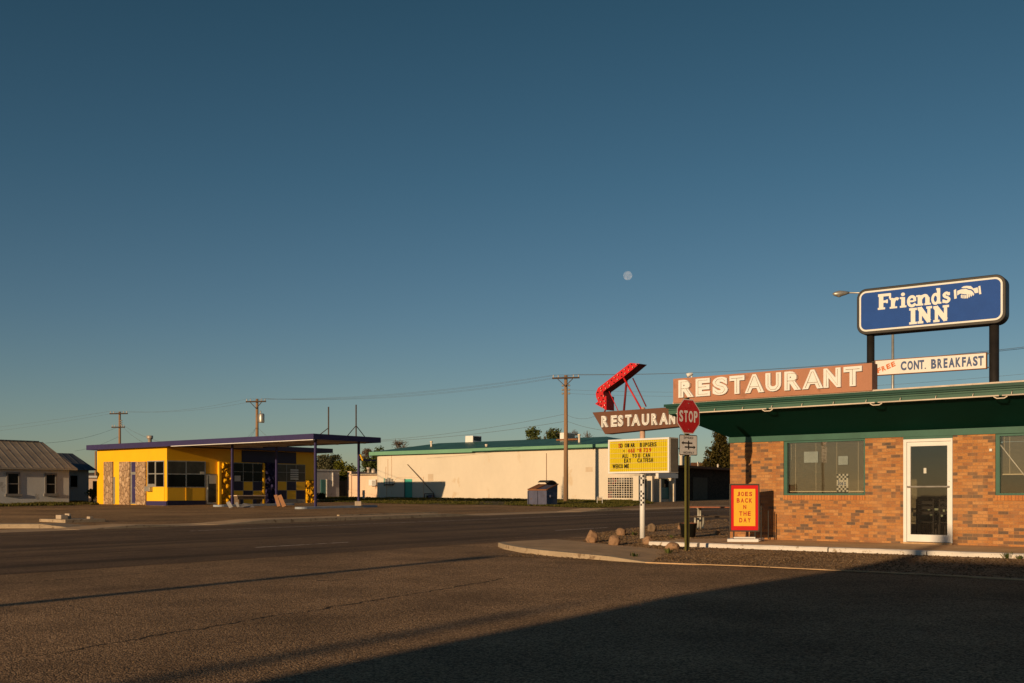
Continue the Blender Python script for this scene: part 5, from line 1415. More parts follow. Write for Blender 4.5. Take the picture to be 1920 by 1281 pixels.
# roof: low hip with a ridge along the wall
ov = .42
rx0 = wx(822.7, 5.3); rx1 = wx(1134, 5.3); zr = wz(830.5, rx0, 5.3); zr1 = wz(819.8, rx1, 5.3); zr = (zr+zr1)/2
eL = (xL-ov, -ov); xR = wx(1150, -ov)
m = MB(); zq = ze+.30
A_ = (xL-ov+.4, -ov, zq); B_ = (xR, -ov, zq); C_ = (rx1+.2, 5.3, zr); D_ = (rx0, 5.3, zr); E_ = (xL-ov, 1.5, zq); F_ = (xL-ov, DEP+ov, zq); G_ = (xR, DEP+ov, zq)
m.add([A_, B_, C_, D_, E_, F_, G_], [(0,1,2,3), (4,0,3), (4,3,5), (5,3,2,6), (1,6,2)])
ro = m.build('roof', M['roof_green'], wh)
m = MB()
def eave(p, q, z0, z1, th=.06):
    m.obox((p[0],p[1],(z0+z1)/2), (q[0],q[1],(z0+z1)/2), th, z1-z0)
xs_step = wx(886, -ov)
zstep = wz(848.5, xs_step, -ov)
eave((A_[0],A_[1]-.03), (xs_step, -ov-.03), ze-.02, zq+.01); eave((xs_step+.005, -ov-.03), (xR, -ov-.03), ze+.08, zq+.02); eave((E_[0]-.02,E_[1]), (A_[0],A_[1]-.03), ze-.02, zq+.01); eave((E_[0]-.02, DEP+ov), (E_[0]-.02, E_[1]+.005), ze-.02, zq+.01)
m.build('eave_edge', M['green_edge'], wh)
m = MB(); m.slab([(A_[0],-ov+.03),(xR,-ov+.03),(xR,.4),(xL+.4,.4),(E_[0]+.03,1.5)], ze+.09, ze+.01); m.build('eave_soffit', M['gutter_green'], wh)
# shop front parts; local frame of the shop front
sa = ANG_W+a1; so = WF.w(ce[0], ce[1], 0); SF = Frame((so.x, so.y, WZ), sa)
def sfp(name, u0, u1, v0, v1, mat, d=.05, parent=None, dy=0.0):
    x0, x1 = SF.xa(u0), SF.xa(u1); xm = (x0+x1)/2
    m = MB(); m.box(x0, x1, -d-dy, -.004-dy, SF.za(v1, xm), SF.za(v0, xm)); o = m.build(name, mat, parent)
    if parent is None:
        # into the building's own frame
        o.parent = wh; o.matrix_parent_inverse = Matrix.Identity(4)
        o.location = (ce[0], ce[1], 0); o.rotation_euler = (0, 0, a1)
    return o
for (u0, u1, vt) in ((1190,1211,898),(1231.5,1253,898)):
    f = sfp('shop_window', u0, u1, vt, 936, M['teal'], .06)
    sfp('pane', u0+1, u1-1, vt+1, 914, M['dark_glass'], .066, f); sfp('lower_panel', u0+1, u1-1, 914.4, 935, M['teal_dark'], .067, f)
for u in (1188, 1213.5, 1229, 1254.5): sfp('pilaster', u-1.3, u+1.3, 893, 942, M['cream_wall'], .5)
f = sfp('door', 1217, 1224, 898, 941, M['dark_glass'], .03)
sfp('blank_shop_sign', 1222, 1259, 888, 896.5, M['panel_white'], .25, dy=.35)
sfp('upper_band', 1186, 1266, 868, 888, M['grey_wall'], .03)
# glass block window on the curve
m = MB(); mm = MB(); gx = 12; z0 = wz(934, 0); z1 = wz(895.5, 0)
path = [(wx(1140), 0.0)]+cur[:6]
seg = []; tot = 0
for i in range(len(path)-1):
    L = math.dist(path[i], path[i+1]); seg.append((tot, L, path[i], path[i+1])); tot += L
def along(s_):
    for t0, L, a, b in seg:
        if s_ <= t0+L+1e-6: f_ = (s_-t0)/L; d_ = ((b[0]-a[0])/L, (b[1]-a[1])/L); return (a[0]+(b[0]-a[0])*f_, a[1]+(b[1]-a[1])*f_), (d_[1], -d_[0])
    return b, (d_[1], -d_[0])
nb = 13; nr_ = 9; rr = random.Random(2); gm = [M['dark_glass'], paint('maroon_glass_block', (0.12,0.02,0.025), .15), paint('smoky_glass_block', (0.06,0.06,0.065), .15)]
for i in range(nb):
    (p, n_), (q, n2) = along(tot*(i+.11)/nb), along(tot*(i+.89)/nb)
    for j in range(nr_):
        za_ = z0+(z1-z0)*(j+.11)/nr_; zb_ = z0+(z1-z0)*(j+.89)/nr_; k = rr.choice([0,0,0,0,2,2,1]) if i < 5 else rr.choice([0,0,2])
        m.add([(p[0]+n_[0]*.035,p[1]+n_[1]*.035,za_),(q[0]+n2[0]*.035,q[1]+n2[1]*.035,za_),(q[0]+n2[0]*.035,q[1]+n2[1]*.035,zb_),(p[0]+n_[0]*.035,p[1]+n_[1]*.035,zb_)], [(0,1,2,3)], k)
gw = MB()
for i in range(nb):
    (p, n_), (q, n2) = along(tot*i/nb), along(tot*(i+1)/nb)
    gw.add([(p[0]+n_[0]*.02,p[1]+n_[1]*.02,z0),(q[0]+n2[0]*.02,q[1]+n2[1]*.02,z0),(q[0]+n2[0]*.02,q[1]+n2[1]*.02,z1),(p[0]+n_[0]*.02,p[1]+n_[1]*.02,z1)], [(0,1,2,3)])
go = gw.build('glass_block_window', M['cream_wall'], wh, fix=False); m.build('glass_block', gm, go, fix=False)
# bits on the long wall
def wwp(name, u0, u1, v0, v1, mat, d=.04, parent=None, y=0.0):
    x0, x1 = wx(u0), wx(u1); xm = (x0+x1)/2; m = MB(); m.box(x0, x1, -d-y, -.003-y, wz(v1, xm), wz(v0, xm)); return m.build(name, mat, parent or wh)
f = wwp('door', 759.5, 772.8, 898.5, 937, M['teal_door'], .04); wwp('door_jamb', 759, 760.4, 898, 937, M['gutter_green'], .07); 
wwp('wall_vent', 720.2, 722.2, 897, 911.5, M['teal_door'], .05)
wwp('meter_board', 723, 738.5, 908, 909.6, M['bark'], .25)
for (u, v0, v1) in ((725.5,898,908),(730.5,896,908.5),(735.5,898,908)): wwp('electric_meter', u-2, u+2, v0, v1, M['galv'], .2)
wwp('electric_meter', 737.8, 740.5, 902, 907, M['galv'], .15)
for (u, v0, v1) in ((734.5,853,897),(727.5,861,897),(723.6,875.5,897),(724.8,910,936),(1025,850,912),(794.3,894,936),(917,926,937)):
    wwp('wall_conduit', u-.28, u+.28, v0, v1, M['pink_wall'] if u < 1000 else M['rust'], .05)
m = MB(); x0 = wx(741); x1 = wx(794); zt = wz(894.5, x1); m.obox((x0,-.03,zt-.2),(x0+.4,-.03,zt),.03,.03); m.obox((x0+.41,-.03,zt),(x1,-.03,zt),.03,.03); m.build('wall_conduit', M['pink_wall'], wh)
m = MB(); xa_ = wx(762, -.2); xb_ = wx(813, -.3); m.tube([(xa_,-.06,wz(871, xa_)),(xb_,-.3,wz(925, xb_, -.3))], .032, 6); m.build('slanting_pipe', M['bark'], wh)
wwp('plaster_patch', 802.5, 812.5, 889, 902, M['patch'], .006); wwp('plaster_patch', 1098, 1111, 876, 885, M['patch'], .006)
wwp('downpipe', 1112.5, 1113.6, 841, 843, M['bark'], .1)
gmx = wx(803,-.4); gmt = empty('gas_meter', WF.w(gmx, -.4, 0), ANG_W, 'dark gas meter and pipes standing below the slanting pipe of the cream wall', 'gas meter')
m = MB(); z_ = wz(926, gmx, -.4); xh0, xh1 = wx(796,-.4)-gmx, wx(813,-.4)-gmx
m.tube([(xh0,0,-.2),(xh0,0,z_),(xh1,0,z_),(xh1,0,-.2)], .05, 6); m.build('pipe', M['black'], gmt)
m = MB(); m.box(xh1-.5, xh1-.02, -.18, .18, .12, z_-.08); m.build('meter', M['bin_blue'], gmt, bevel=.04)
m = MB(); m.lathe([(.001,.1),(.16,.1),(.16,.35),(.001,.35)], (xh0+.42,0,z_-.5), 12); m.build('regulator', M['black'], gmt)
# roof things
def roof_box(u0, u1, v0, v1, y, mat, name, curb=True, zb=None):
    x0, x1 = wx(u0, y), wx(u1, y); zt = wz(v0, x0, y); zb = wz(v1, x0, y) if zb is None else zb
    m = MB(); m.box(x0, x1, y, y+1.3, zb-.25, zt); o = m.build(name, mat, wh, bevel=.03); return o, x0, x1, zt, zb
o, x0, x1, zt, zb = roof_box(872.3, 886.5, 817.5, 828, 5.2, M['white_metal'], 'roof_air_conditioner')
m = MB()
for k in range(6): z = zb+(zt-zb)*(.15+.12*k); m.box(x1+.001, x1+.02, 5.3, 6.4, z, z+.05)
m.build('louvre', M['black'], o)
o, x0, x1, zt, zb = roof_box(1049.5, 1062, 811.5, 823, 3.0, M['white_metal'], 'roof_air_conditioner')
m = MB(); 
for k in range(6): z = zb+(zt-zb)*(.15+.12*k); m.box(x1+.001, x1+.02, 3.1, 4.2, z, z+.05)
m.build('louvre', M['grey_metal'], o)
m = MB(); m.box(x0-.3, x1+1.2, 2.9, 3.0, zb-.16, zb-.02); m.build('support_frame', M['rust'], o)
for (u, v0, v1, y) in ((808.7,827.5,834.5,2.6),(912,833.5,842,1.0),(1086,814.5,829,1.6)):
    X = wx(u, y); m = MB(); zt = wz(v0, X, y); zb = wz(v1, X, y); m.tube([(X,y,zb-.5),(X,y,zt)], .09, 8); m.tube([(X,y,zt-.12),(X,y,zt+.02)], .13, 8); m.build('vent_pipe', M['mount'], wh, smooth=True)

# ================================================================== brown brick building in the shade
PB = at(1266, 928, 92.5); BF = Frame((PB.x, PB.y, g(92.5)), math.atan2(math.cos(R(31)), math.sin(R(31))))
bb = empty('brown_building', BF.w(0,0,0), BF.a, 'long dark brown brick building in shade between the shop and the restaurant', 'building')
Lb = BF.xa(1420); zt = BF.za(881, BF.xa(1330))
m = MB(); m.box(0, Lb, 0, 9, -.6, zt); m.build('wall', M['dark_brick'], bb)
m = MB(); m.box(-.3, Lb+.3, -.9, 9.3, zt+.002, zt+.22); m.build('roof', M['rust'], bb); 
xg0, xg1 = BF.xa(1298), BF.xa(1325)
m = MB(); m.box(xg0, xg1, -.08, -.003, -.1, BF.za(895, xg0)); m.build('garage_door', M['bark'], bb)
m = MB(); 
for u, h_, r_ in ((1277,1.5,.2),(1281.5,1.2,.16),(1293.5,1.8,.12),(1309,.7,.1),(1346,.6,.1)):
    m = MB(); X = BF.xa(u, 3); m.tube([(X,3,zt+.1),(X,3,zt+.2+h_)], r_*.7, 8); m.tube([(X,3,zt+.1+h_*.85),(X,3,zt+.22+h_)], r_, 8); m.build('vent_pipe', M['mount'], bb)
PBR = at(1300, 928, 125); hb = empty('hip_roofed_house', (PBR.x, 125, g(125)), 0, 'house with a brown hip roof far behind the brown brick building', 'house')
zt = at(0, 866, 125).z-g(125); m = MB(); m.box(-1.6, 3.2, 0, 6, 0, zt-1.2); m.build('wall', M['pink_wall'], hb)
m = MB(); m.add([(-2.2,-.5,zt-1.2),(3.8,-.5,zt-1.2),(3.8,6.5,zt-1.2),(-2.2,6.5,zt-1.2),(.3,3,zt),(1.3,3,zt)], [(0,1,5,4),(1,2,5),(2,3,4,5),(3,0,4)]); m.build('roof', M['rust'], hb)

# ================================================================== dumpster
DPt = gp(1018, 947.5); db = empty('dumpster', (DPt.x, DPt.y, g(DPt.y)), math.atan2(-.60,.80), 'blue steel dumpster with a half open black lid beside the cream wall', 'dumpster')
m = MB(); prof = [(-.62,0),(.62,0),(.68,1.42),(-.66,1.05)]
w2 = .76
vs = [(-w2, y, z) for y, z in prof]+[(w2, y, z) for y, z in prof]
m.add(vs, [(0,1,2,3),(7,6,5,4),(0,4,5,1),(1,5,6,2),(3,2,6,7),(0,3,7,4)])
for x in (-w2, 0, w2): m.box(x-.04, x+.04, -.72, -.63, .05, .98)
m.build('bin_body', M['bin_blue'], db, bevel=.02)
m = MB(); m.obox((-w2, -.67, 1.05), (w2, -.67, 1.05), .09, .09); m.obox((-w2-.03,-.66,1.07),(-w2-.03,.68,1.45),.07,.07); m.obox((w2+.03,-.66,1.07),(w2+.03,.68,1.45),.07,.07); m.build('rim', M['rust'], db)
m = MB(); pts = [(.66,1.46),(.40,1.62),(.1,1.70),(-.2,1.70),(-.45,1.60)]
for i in range(len(pts)-1):
    (ya, za), (yb__, zb) = pts[i], pts[i+1]
    m.add([(-.1,ya,za),(w2,ya,za),(w2,yb__,zb),(-.1,yb__,zb),(-.1,ya,za-.05),(w2,ya,za-.05),(w2,yb__,zb-.05),(-.1,yb__,zb-.05)], [(0,1,2,3),(7,6,5,4),(0,4,5,1),(2,6,7,3),(1,5,6,2),(0,3,7,4)])
m.build('lid', M['bin_lid'], db)
m = MB(); m.add([(-w2,.64,1.46),(-.12,.64,1.46),(-.12,-.6,1.12),(-w2,-.6,1.12),(-w2,.64,1.41),(-.12,.64,1.41),(-.12,-.6,1.07),(-w2,-.6,1.07)], [(0,1,2,3),(7,6,5,4),(0,4,5,1),(2,6,7,3),(1,5,6,2),(0,3,7,4)]); m.build('lid', M['rust'], db)
m = MB()
for s_ in (-1, 1): m.box(s_*(w2+.02), s_*(w2+.14), -.35, .3, .55, .7)
m.build('fork_pocket', M['bin_blue'], db)
# small realty-like blank frame on the grass, bollard
p = gp(1124.5, 946.5); sn = empty('small_yard_sign', (p.x,p.y,g(p.y)), 0, 'tiny wire framed yard sign on the grass before the glass block corner', 'sign')
m = MB(); m.tube([(-.18,0,0),(-.18,0,.55),(.18,0,.55),(.18,0,0)], .02, 6); m.build('wire_frame', M['white_metal'], sn); m = MB(); m.box(-.16,.16,-.01,.01,.3,.5); m.build('panel', M['grass'] if False else M['kerb'], sn)
p = gp(682, 938); m = MB(); z_ = at(0, 920, p.y).z-g(p.y); m.tube([(0,0,-.1),(0,0,z_)], .11, 10); m.tube([(0,0,z_),(0,0,z_+.03)], .125, 10); o = m.build('bollard', M['kerb_paint']); o.location = (p.x,p.y,g(p.y)); tag(o, 'short white post on the grass left of the cream building', 'bollard')

# ================================================================== small buildings behind
PN = at(655.5, 928, 104); NF = Frame((PN.x, PN.y, g(104)), math.atan2(-.5,.866))
nb_ = empty('plaster_shed', NF.w(0,0,0), NF.a, 'low stained pinkish plaster building with a window air conditioner beside the cream building', 'building')
zl_ = NF.za(890, 1.5); Ln = NF.xa(730)
m = MB(); m.box(0, Ln, 0, 6, -.6, zl_); m.build('wall', M['pink_wall'], nb_)
m = MB(); m.box(-.15, .3, -.12, 6.1, -.6, NF.za(884, .1)); m.box(.301, Ln, 5.8, 6.1, zl_, NF.za(884,.1)); m.build('parapet', M['pink_wall'], nb_)
m = MB(); m.quad((.31,-.35,zl_+.05),(Ln,-.35,zl_+.05),(Ln,5.78,zl_+.5),(.31,5.78,zl_+.5)); m.quad((.31,-.35,zl_-.06),(Ln,-.35,zl_-.06),(Ln,-.35,zl_+.05),(.31,-.35,zl_+.05)); m.build('roof', M['roof_tin'], nb_, fix=False)
x0, x1 = NF.xa(697), NF.xa(710); z0, z1 = NF.za(911, x0), NF.za(899.5, x0)
m = MB(); m.box(x0, x1, -.5, -.003, z0, z1); ac = m.build('air_conditioner', M['white_metal'], nb_, bevel=.03)
m = MB()
for k in range(7): z = z0+.08+(z1-z0-.16)*k/7; m.box(x0+(x1-x0)*.5, x1-.05, -.52, -.501, z, z+.03)
m.build('grille', M['bark'], ac)
X = NF.xa(691, 2.5); zt = NF.za(876.5, X, 2.5); m = MB(); m.tube([(X,2.5,zl_),(X,2.5,zt-.3)], .14, 8); m.tube([(X,2.5,zt-.3),(X,2.5,zt)], [.14,.26], 10); m.build('roof_vent', M['vent'], nb_, smooth=True)
X = NF.xa(700.5, 2); m = MB(); m.lathe([(.25,0),(.25,.2),(.2,.4),(.001,.5)], (X,2,zl_+.15), 10); m.build('roof_vent', M['vent'], nb_, smooth=True)

PG = at(592, 928, 100); GF = Frame((PG.x-.6, PG.y, g(100)), math.atan2(.766,.643))
gb_ = empty('grey_block_shed', GF.w(0,0,0), GF.a, 'flat grey stucco shed with a teal door behind the right end of the station', 'building')
xr = GF.xa(636); zt = GF.za(883.5, xr)
m = MB(); m.box(0, xr, 0, 6, -.6, zt); m.build('wall', M['grey_wall'], gb_)
m = MB(); m.box(-.1, xr+.1, -.1, 6.1, zt+.002, zt+.12); m.build('parapet', M['blue_wall'], gb_)
x0, x1 = GF.xa(601.3), GF.xa(610.5); m = MB(); m.box(x0, x1, -.06, -.003, -.1, GF.za(899.5, x0)); m.build('door', M['teal_dark'], gb_)
m = MB(); m.box(x1+.01, x1+.14, -.12, -.003, -.1, GF.za(899, x1)); m.build('door_post', M['kerb_paint'], gb_)
x0 = GF.xa(622.5); m = MB(); m.box(x0, x0+.12, -.12, -.003, GF.za(912, x0), GF.za(886.5, x0)); m.build('downpipe', M['kerb_paint'], gb_)
# fence between them
p = at(637.5, 928, 104.5); m = MB(); fe = empty('board_fence', (p.x, 104.5, g(103)), .05, 'dark board fence in the gap between the grey shed and the plaster building', 'fence')
m = MB(); n = 9
for k in range(n): m.box(k*.145, k*.145+.125, 0, .03, 0, 1.75+.05*math.sin(k*2.1))
m.build('boards', M['bark'], fe)
m = MB(); m.box(.55, .66, -.06, -.002, 0, 1.9); m.build('fence_post', M['wood'], fe)

# ================================================================== house on the left
PH_ = at(129.5, 928, 75.5); HZ = g(75.5); ANG_H = math.atan2(.743, .669)
HF = Frame((PH_.x, PH_.y, HZ), ANG_H)
hs_ = empty('stucco_house', HF.w(0,0,0), ANG_H, 'pale stucco house with a weathered tin hip roof at the left edge', 'house')
zev = HF.za(878.5, 0); LH = 11.0; DH = 7.0
m = MB(); m.box(-LH, 0, 0, DH, -.5, zev); m.build('wall', M['blue_wall'], hs_)
o_ = .42; xrg = HF.xa(80, DH/2); zrg = HF.za(829, xrg, DH/2)
m = MB(); m.add([(-LH-.4,-o_,zev-.02),(o_,-o_,zev-.02),(o_,DH+o_,zev-.02),(-LH-.4,DH+o_,zev-.02),(xrg,DH/2,zrg),(-LH-.4,DH/2,zrg)], [(0,1,4,5),(1,2,4),(2,3,5,4)]); m.build('roof', M['roof_tin'], hs_)
m = MB(); m.box(-LH-.4, o_, -o_-.02, -o_+.02, zev-.13, zev-.03); m.box(o_-.02, o_+.02, -o_+.021, DH+o_, zev-.13, zev-.03); m.build('eave_board', M['grey_metal'], hs_)
m = MB(); m.box(-LH-.4, xrg-.3, DH/2-.12, DH/2+.12, zrg-.04, zrg+.06); m.build('ridge_cap', M['roof_dark'], hs_)
for (u0, u1, v0, v1) in ((14.5,34,888.5,926),(86.5,103,890.5,925.5)):
    x0, x1 = HF.xa(u0), HF.xa(u1); z0, z1 = HF.za(v1, x0), HF.za(v0, x0)
    f = MB(); w = .11; f.box(x0-w, x0, -.07, -.003, z0-w, z1+w); f.box(x1, x1+w, -.07, -.003, z0-w, z1+w); f.box(x0, x1, -.07, -.003, z1, z1+w); f.box(x0-.2, x1+.2, -.14, -.003, z0-w-.07, z0-.001); f.box(x0, x1, -.05, -.004, (z0+z1)/2-.03, (z0+z1)/2+.03)
    fo = f.build('window', M['trim_grey'], hs_); q = MB(); q.box(x0+.001, x1-.001, -.02, -.0035, z0, (z0+z1)/2-.031); q.box(x0+.001, x1-.001, -.02, -.0035, (z0+z1)/2+.031, z1); q.build('pane', M['dark_glass'], fo)
x0 = HF.xa(70); m = MB(); m.box(x0-.4, x0+.4, -.02, -.003, -.1, .14); m.build('foundation_vent', M['black'], hs_)
# wing set back to the right
HW2 = Frame(tuple(HF.w(-1.0, 5.0, 0)), ANG_H)
xw_ = HW2.xa(166.3); zev2 = HW2.za(882, xw_)
m = MB(); m.box(1.01, 1.0+xw_-1.0+.0, 0, .01, 0, .01)
m = MB(); m.box(-.98+1.0, xw_-1.0, 5.0, 10.5, -.5, zev2); m.build('wing_wall', M['blue_wall'], hs_)
zr2 = HW2.za(849.8, HW2.xa(120, 2.5), 2.5)
xa0, xa1 = HW2.xa(107, 2.5)-1.0, HW2.xa(137, 2.5)-1.0
m = MB(); m.add([(-2,4.6,zev2),(xw_-1+.5,4.6,zev2),(xw_-1+.5,10.9,zev2),(-2,10.9,zev2),(xa0,7.6,zr2),(xa1,7.6,zr2)], [(0,1,5,4),(1,2,5),(2,3,4,5),(3,0,4)]); m.build('wing_roof', M['roof_dark'], hs_)
x0 = HW2.xa(131.5)-1.0; x1 = HW2.xa(144)-1.0; z0 = HW2.za(913, x0+1.0); z1 = HW2.za(892, x0+1.0)
f = MB(); f.box(x0-.08, x1+.08, 4.93, 4.997, z0-.1, z1+.08); fo = f.build('window', M['grey_wall'], hs_); q = MB(); q.box(x0, x1, 4.92, 4.929, z0, z1); q.build('pane', M['dark_glass'], fo)
# far small building and bush in the gap
p = at(172, 928, 118); m = MB(); e = empty('tan_cottage', (p.x, 118, g(118)), .5, 'small tan building seen in the gap between house and station', 'building')
zt = at(0, 896, 118).z-g(118); m = MB(); m.box(-3, 5, 0, 5, -.5, zt); m.build('wall', M['pink_wall'], e); m = MB(); m.box(-3.3, 5.3, -.3, 5.3, zt+.002, zt+.22); m.build('roof', M['white_metal'], e); m = MB(); m.box(.1,.55,-.05,-.003,.9,1.9); m.build('window', M['dark_glass'], e)
m = MB(); nn_ = 40; rr = random.Random(5)
vs = []; fs = []
for i in range(nn_+1):
    X = -900+620*i/nn_; h_ = 10+26*math.exp(-((X+600)/150)**2)*(1+.15*math.sin(i*1.7))
    for k, (dy, f_) in enumerate(((0,-.1),(60,.5),(140,1),(400,-.1))): vs.append((X, 1450+dy, h_*f_+2))
for i in range(nn_):
    for k in range(3): fs.append((i*4+k, i*4+4+k, i*4+5+k, i*4+1+k))
m.add(vs, fs); o = m.build('hills', M['hill'], smooth=True); tag(o, kind='structure')

# ================================================================== utility poles and wires
def utility_pole(u, vtop, Y, arms, label, r=.15, rz=0.0, vbase=None):
    p = at(u, 928, Y); e = empty('utility_pole', (p.x, Y, g(Y)), rz, label, 'utility pole', 'wooden utility poles')
    h = at(0, vtop, Y).z-g(Y)
    m = MB(); m.tube([(0,0,-.3),(0,0,h)], [r, r*.68], 12); m.build('pole', M['wood'], e, smooth=True)
    ends = []
    for (v, hw, brace, off) in arms:
        z = at(0, v, Y).z-g(Y); m = MB(); m.box(-hw+off, hw+off, -r-.12, -r-.01, z-.06, z+.06)
        if brace:
            m.obox((-hw*.55,-r-.06,z-.07),(0,-r-.02,z-.62),.05,.05); m.obox((hw*.55,-r-.06,z-.07),(0,-r-.02,z-.62),.05,.05)
        ao = m.build('crossarm', M['dark_wood'], e)
        for k in (-1,-.6,.6,1):
            q = MB(); q.tube([(k*(hw-.08)+off,-r-.06,z+.06),(k*(hw-.08)+off,-r-.06,z+.24)], [.045,.035], 8); q.build('insulator', M['insul'], ao)
        ends.append([Vector((p.x, Y, g(Y)))+Matrix.Rotation(rz,3,'Z')@Vector((k*(hw-.08)+off,-r-.06,z+.25)) for k in (-1,-.6,.6,1)])
    return e, ends, h
e3, E3, h3 = utility_pole(1061, 704, 81, [(709.5,1.05,True,.05)], 'tall wooden utility pole standing on the grass in front of the cream building', .19, -.25)
m = MB()
for k, v in enumerate((723,731,738)): 
    z = at(0, v, 81).z-g(81)
    for s_ in (-1, 1): m.tube([(s_*.17,0,z),(s_*.32,0,z)], .07, 8)
m.build('spool_insulator', M['grey_metal'], e3)
z = at(0, 779, 81).z-g(81)
e2_, E2, h2 = utility_pole(482, 748, 95, [(753.5,.95,True,0)], 'wooden utility pole with a grey transformer behind the station roof', .17, -.2)
zt0, zt1 = at(0,793,95).z-g(95), at(0,776,95).z-g(95)
m = MB(); m.lathe([(.001,zt0),(.24,zt0),(.26,zt0+.06),(.26,zt1-.1),(.2,zt1),(.001,zt1+.02)], (.48,-.12,0), 16); m.tube([(.40,-.12,zt1),(.40,-.12,zt1+.25)], .05, 8); tr_ = m.build('transformer', M['galv'], e2_, smooth=True)
m = MB(); m.box(.1,.3,-.16,-.08,zt0+.1,zt1-.1); m.build('hanger', M['black'], tr_)
e1, E1, h1 = utility_pole(224.5, 772, 110, [(776,.98,False,0),(801.5,.72,False,-.05)], 'wooden utility pole with two crossarms behind the left part of the station', .16, -.15)
m = MB()
for v in (789,793,797): z = at(0, v, 110).z-g(110); m.tube([(.1,-.05,z),(.3,-.1,z)], .06, 6)
m.build('spool_insulator', M['grey_metal'], e1)
e0, E0, h0 = utility_pole(179.5, 846, 128, [], 'thin pole mostly hidden behind the left corner of the station', .16, 0)
e4, E4, h4 = utility_pole(2260, 615, 55, [(621,1.05,True,0)], 'wooden utility pole beyond the right edge, carrying the wires over the restaurant', .16, -.6)
WN = [0]
def wire(a, b, sag, label, grp='overhead wires', r=.006):
    a = Vector(a); b = Vector(b); m = MB(); n = 14
    m.tube([a+(b-a)*(i/n)-Vector((0,0,4*sag*(i/n)*(1-i/n))) for i in range(n+1)], r, 4)
    o = m.build('overhead_wire', M['wire']); tag(o, label, 'wire', grp); return o
W1 = 'thin upper wire in the bundle between the station pole and the grass verge pole'
for k in range(4): wire(E3[0][k], E2[0][k], .55+.06*k, W1)
for k in (0, 3): wire(E2[0][k], E1[0][k], .5, 'thin wire between transformer pole and the pole with two crossarms')
for k in (0, 3): wire(E1[0][k], E1[0][k]+Vector((-40,10,-3.0-.6*k/3)), .5, 'thin wire running from the upper crossarm off to the left')
W4 = 'thin wire of the bundle running from the verge pole right over the restaurant'
for k in range(4): wire(E3[0][k], E4[0][k], .7, W4)
q3 = Vector((at(1061,928,81).x, 81, 0))
for v, va in ((731, 660),(738, 672)): wire(q3+Vector((.2,0,at(0,v,81).z)), Vector((E4[0][0].x, 55, at(0,va+8,55).z)), .8, 'lower thin wire running from the verge pole right behind the roof sign')
wire(q3+Vector((-.15,0,at(0,777,81).z)), at(640,829,97), .4, 'upper service cable from the verge pole down to behind the canopy', 'service cables', .009)
wire(q3+Vector((-.15,0,at(0,790.5,81).z)), at(700,828,90), .25, 'lower service cable from the verge pole down to behind the canopy', 'service cables', .010)
wire(q3+Vector((.15,0,at(0,790.5,81).z)), at(1262,800,60), .5, 'service cable leaving the verge pole to the right behind the brown board', 'service cables', .009)
wire(q3+Vector((.15,0,at(0,779,81).z)), at(1126,776,72), .3, 'cable with a bright splice just right of the verge pole', 'service cables', .008)
p2 = Vector((at(482,928,95).x, 95, 0))
wire(p2+Vector((-.1,0,at(0,802,95).z)), ST.w(bx(440,2), 2, ztop_r), .2, 'cable slanting from the transformer pole left down to the station roof', 'service cables', .009)
wire(p2+Vector((-.1,0,at(0,803,95).z)), ST.w(bx(450,1.5), 1.5, ztop_r), .25, 'second cable slanting from the transformer pole down to the station roof', 'service cables', .009)
wire(p2+Vector((.15,0,at(0,804,95).z)), ST.w(bx(540,2), 2, ztop_r), .2, 'cable slanting from the transformer pole right down to the station roof', 'service cables', .011)
p1 = Vector((at(224.5,928,110).x, 110, 0))
wire(p1+Vector((-.2,0,at(0,801,110).z)), at(85,831,82), .3, 'cable from the lower crossarm left down to the house roof', 'service cables', .009)
wire(p1+Vector((.15,0,at(0,795,110).z)), ST.w(bx(325,3), 3, ztop_r), .3, 'cable from the double crossarm pole right down to the station roof', 'service cables', .009)
wire(p1+Vector((.15,0,at(0,797,110).z)), ST.w(bx(275,4), 4, ztop_r), .2, 'steeper cable from the double crossarm pole down to the roof vent', 'service cables', .009)
wire(p1+Vector((-.15,0,at(0,819,110).z)), at(140,846,100), .2, 'lowest cable from the double crossarm pole left behind the house', 'service cables', .009)

